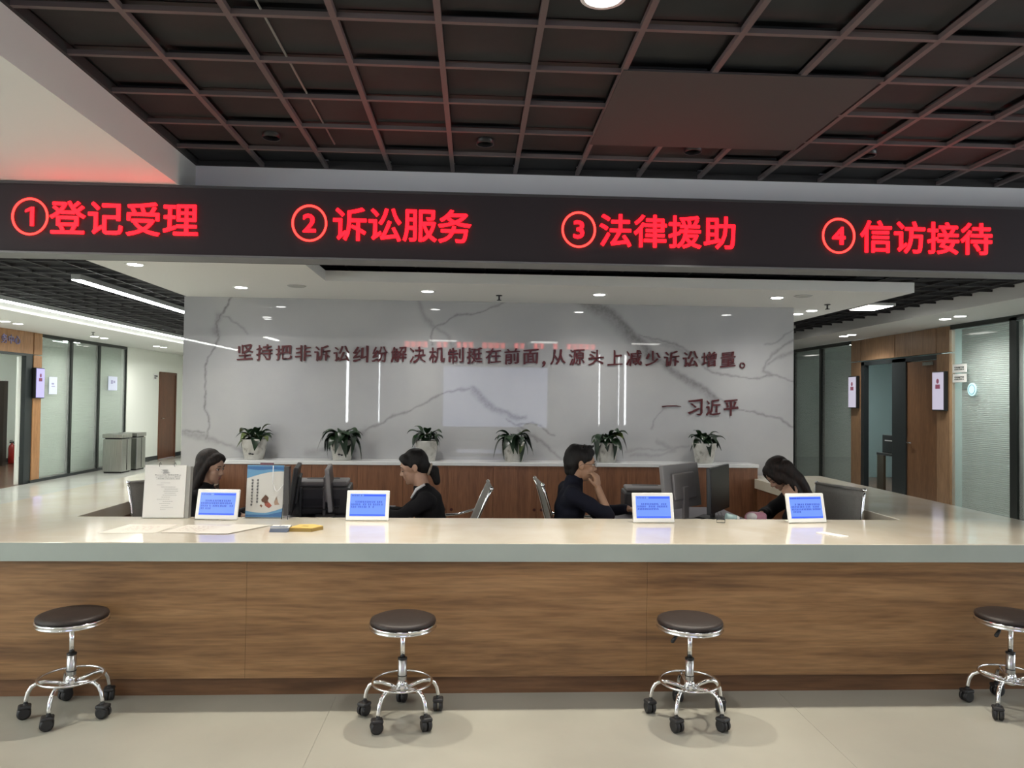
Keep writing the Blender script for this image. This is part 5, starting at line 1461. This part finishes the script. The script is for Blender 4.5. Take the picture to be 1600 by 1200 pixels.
# yellow booklets
t = thing('booklet_pack', 'yellow folded booklet lying on the counter by the cards', 'booklet', (-0.955, 4.27, TZ))
yel = mat('booklet_yellow', (0.72, 0.50, 0.14), 0.4); yd = mat('booklet_edge_olive', (0.30, 0.20, 0.05), 0.5)
MB().prism([(-0.075, -0.05), (0.05, -0.06), (0.10, 0.02), (0.03, 0.075), (-0.045, 0.06)], 0.0005, 0.018).build('pages', yd, t)
MB().prism([(-0.080, -0.045), (0.052, -0.058), (0.098, 0.022), (0.03, 0.078), (-0.045, 0.065)], 0.0185, 0.0215).build('cover', yel, t)
MB().prism([(-0.02, 0.0), (0.02, -0.005), (0.025, 0.012), (-0.01, 0.018)], 0.0216, 0.0222).build('cover_mark', yd, t)
# small black clip holder
t = thing('wire_clip', 'small black wire clip at the inner edge of the worktop', 'clip', (1.545, 4.60, TZ))
MB().tube([(-0.026, -0.03, 0.004), (0.026, -0.03, 0.004), (0.026, -0.03, 0.022), (-0.026, -0.03, 0.022)], 0.0022, 6, True).tube([(-0.006, -0.03, 0.022), (-0.004, 0.02, 0.06)], 0.0025, 6).tube([(0.018, -0.03, 0.022), (0.018, 0.02, 0.06)], 0.0025, 6).build('wire', INKD, t)
MB().box(-0.024, 0.024, -0.034, -0.026, 0.0005, 0.02).build('clear_block', ACR, t)
# white card
sheet('white_card', [(1.995, 4.235), (2.055, 4.255), (2.13, 4.12), (2.075, 4.10)], TZ, mat('bright_card', (0.85, 0.85, 0.83), 0.4), 'small white card lying on the worktop below the rightmost tablet', 'card', 0.004)
# things on the right desk
t = thing('red_folder', 'red folder edge on the desk under the arm of the man', 'folder', (1.02, 5.0, 0.70))
MB().bbox(-0.10, 0.10, -0.10, 0.10, 0.0, 0.035, 0.004).build('cover', mat('folder_red', (0.42, 0.03, 0.03), 0.5), t)
MB().box(-0.095, 0.095, -0.102, -0.098, 0.008, 0.027).build('page_edges', PAPER, t)
t = thing('tissue_pack', 'pink and white soft tissue pack beside the hand of the bowed woman', 'tissue pack', (1.98, 5.12, 0.70))
tm = MB().ball((0, 0, 0.045), (0.085, 0.06, 0.045)).ball((0.03, 0.0, 0.06), (0.05, 0.05, 0.03))
me = remesh(tm, 0.008, 1, 'pack', 0.003); me.materials.append(mat('pack_pink', (0.50, 0.22, 0.30), 0.5)); link('wrapper', me, t)
MB().ball((-0.035, -0.02, 0.055), (0.04, 0.045, 0.03)).build('label_patch', mat('pack_white', (0.7, 0.66, 0.66), 0.5), t)
t = thing('cup', 'pale mint cup lying in front of the black monitor', 'cup', (1.76, 4.98, 0.70))
MB().cone((-0.04, 0, 0.075), (0.03, 0.0, 0.065), 0.026, 0.020, 20).build('cup_body', mat('mint_plastic', (0.45, 0.62, 0.60), 0.35), t)
MB().cone((0.03, 0, 0.065), (0.05, 0.0, 0.062), 0.021, 0.014, 20).build('cup_lid', SCRF, t)
MB().bbox(-0.06, 0.06, -0.03, 0.05, 0.0, 0.042, 0.008).build('cup_rest', mat('blue_grey_plastic', (0.10, 0.13, 0.20), 0.5), t)

# ================================================================== BEHIND THE VIEWER (mirrored in the marble, except the added side windows)
t = thing('projection_screen', 'large pale blue lit screen on the rear wall, mirrored in the marble', 'screen', (0.53, -3.98, 0.86))
MB().box(-1.40, 1.40, -0.015, 0.02, -0.04, 1.60).build('frame', DKGREYP, t)
MB().box(-1.35, 1.35, 0.021, 0.025, 0.0, 1.55).build('lit_surface', mat('screen_pale_blue_lit', (0.1, 0.1, 0.1), 0.5, emit=(0.62, 0.68, 1.0), estr=1.5), t)
t = thing('led_banner', 'red LED banner high on the rear wall, mirrored in the marble', 'sign', (0.2, -3.98, 2.90))
MB().box(-3.0, 3.0, 0.0, 0.05, -0.02, 0.17).build('housing', LEDBOX, t)
rb = MB(); rn = random.Random(21); xx = -2.95
while xx < 2.9:
    if rn.random() < 0.16: xx += 0.2; continue
    for k in range(4): rb.box(xx, xx + 0.12, 0.051, 0.054, 0.0 + k * 0.038, 0.018 + k * 0.038)
    rb.box(xx + 0.05, xx + 0.07, 0.051, 0.054, 0.0, 0.135)
    xx += 0.155
rb.build('red_glyph_bars', mat('banner_red_light', (0.2, 0, 0), 0.5, emit=(1.0, 0.10, 0.08), estr=7), t)
for k, (x, w_) in enumerate(((-3.27, 0.06), (-2.46, 0.025), (3.24, 0.03), (3.75, 0.02), (3.92, 0.05))):
    wn = ident('window_%d' % (4 + k), (x, -3.995, 0.95))
    MB().box(-w_ / 2 - 0.04, -w_ / 2, 0, 0.03, 0, 1.82).box(w_ / 2, w_ / 2 + 0.04, 0, 0.03, 0, 1.82).build('window_frame', DKGREYP, wn)
    MB().box(-w_ / 2, w_ / 2, 0.004, 0.01, 0, 1.82).build('daylit_pane', mat('daylit_pane', (0.9, 0.9, 0.9), 0.4, emit=(0.95, 0.98, 1.0), estr=14), wn)
def added_light_window(n, x, y0, y1, side):  # unseen glowing windows added to light the fascia and soffit
    wn = ident('window_%d' % n, (x, y0, 0.5))
    L_ = y1 - y0
    for a in np.linspace(0, L_, 5):
        MB().box(min(0, side * 0.05), max(0, side * 0.05), a - 0.03, a + 0.03, 0.0, 2.0).build('mullion', MULL, wn)
    for z in (0.0, 2.0):
        MB().box(min(0, side * 0.05), max(0, side * 0.05), -0.03, L_ + 0.03, z - 0.03, z + 0.03).build('rail', MULL, wn)
    for k in range(4):
        a, b_ = L_ * k / 4 + 0.032, L_ * (k + 1) / 4 - 0.032
        MB().box(min(side * 0.01, side * 0.015), max(side * 0.01, side * 0.015), a, b_, 0.032, 1.968).build('daylit_pane', mat('sky_lit_frosted_pane', (0.9, 0.9, 0.9), 0.4, emit=(0.88, 0.95, 1.0), estr=2.4), wn)
added_light_window(9, -7.75, -3.6, 3.4, 1)
added_light_window(10, 6.4, 1.2, 4.6, -1)
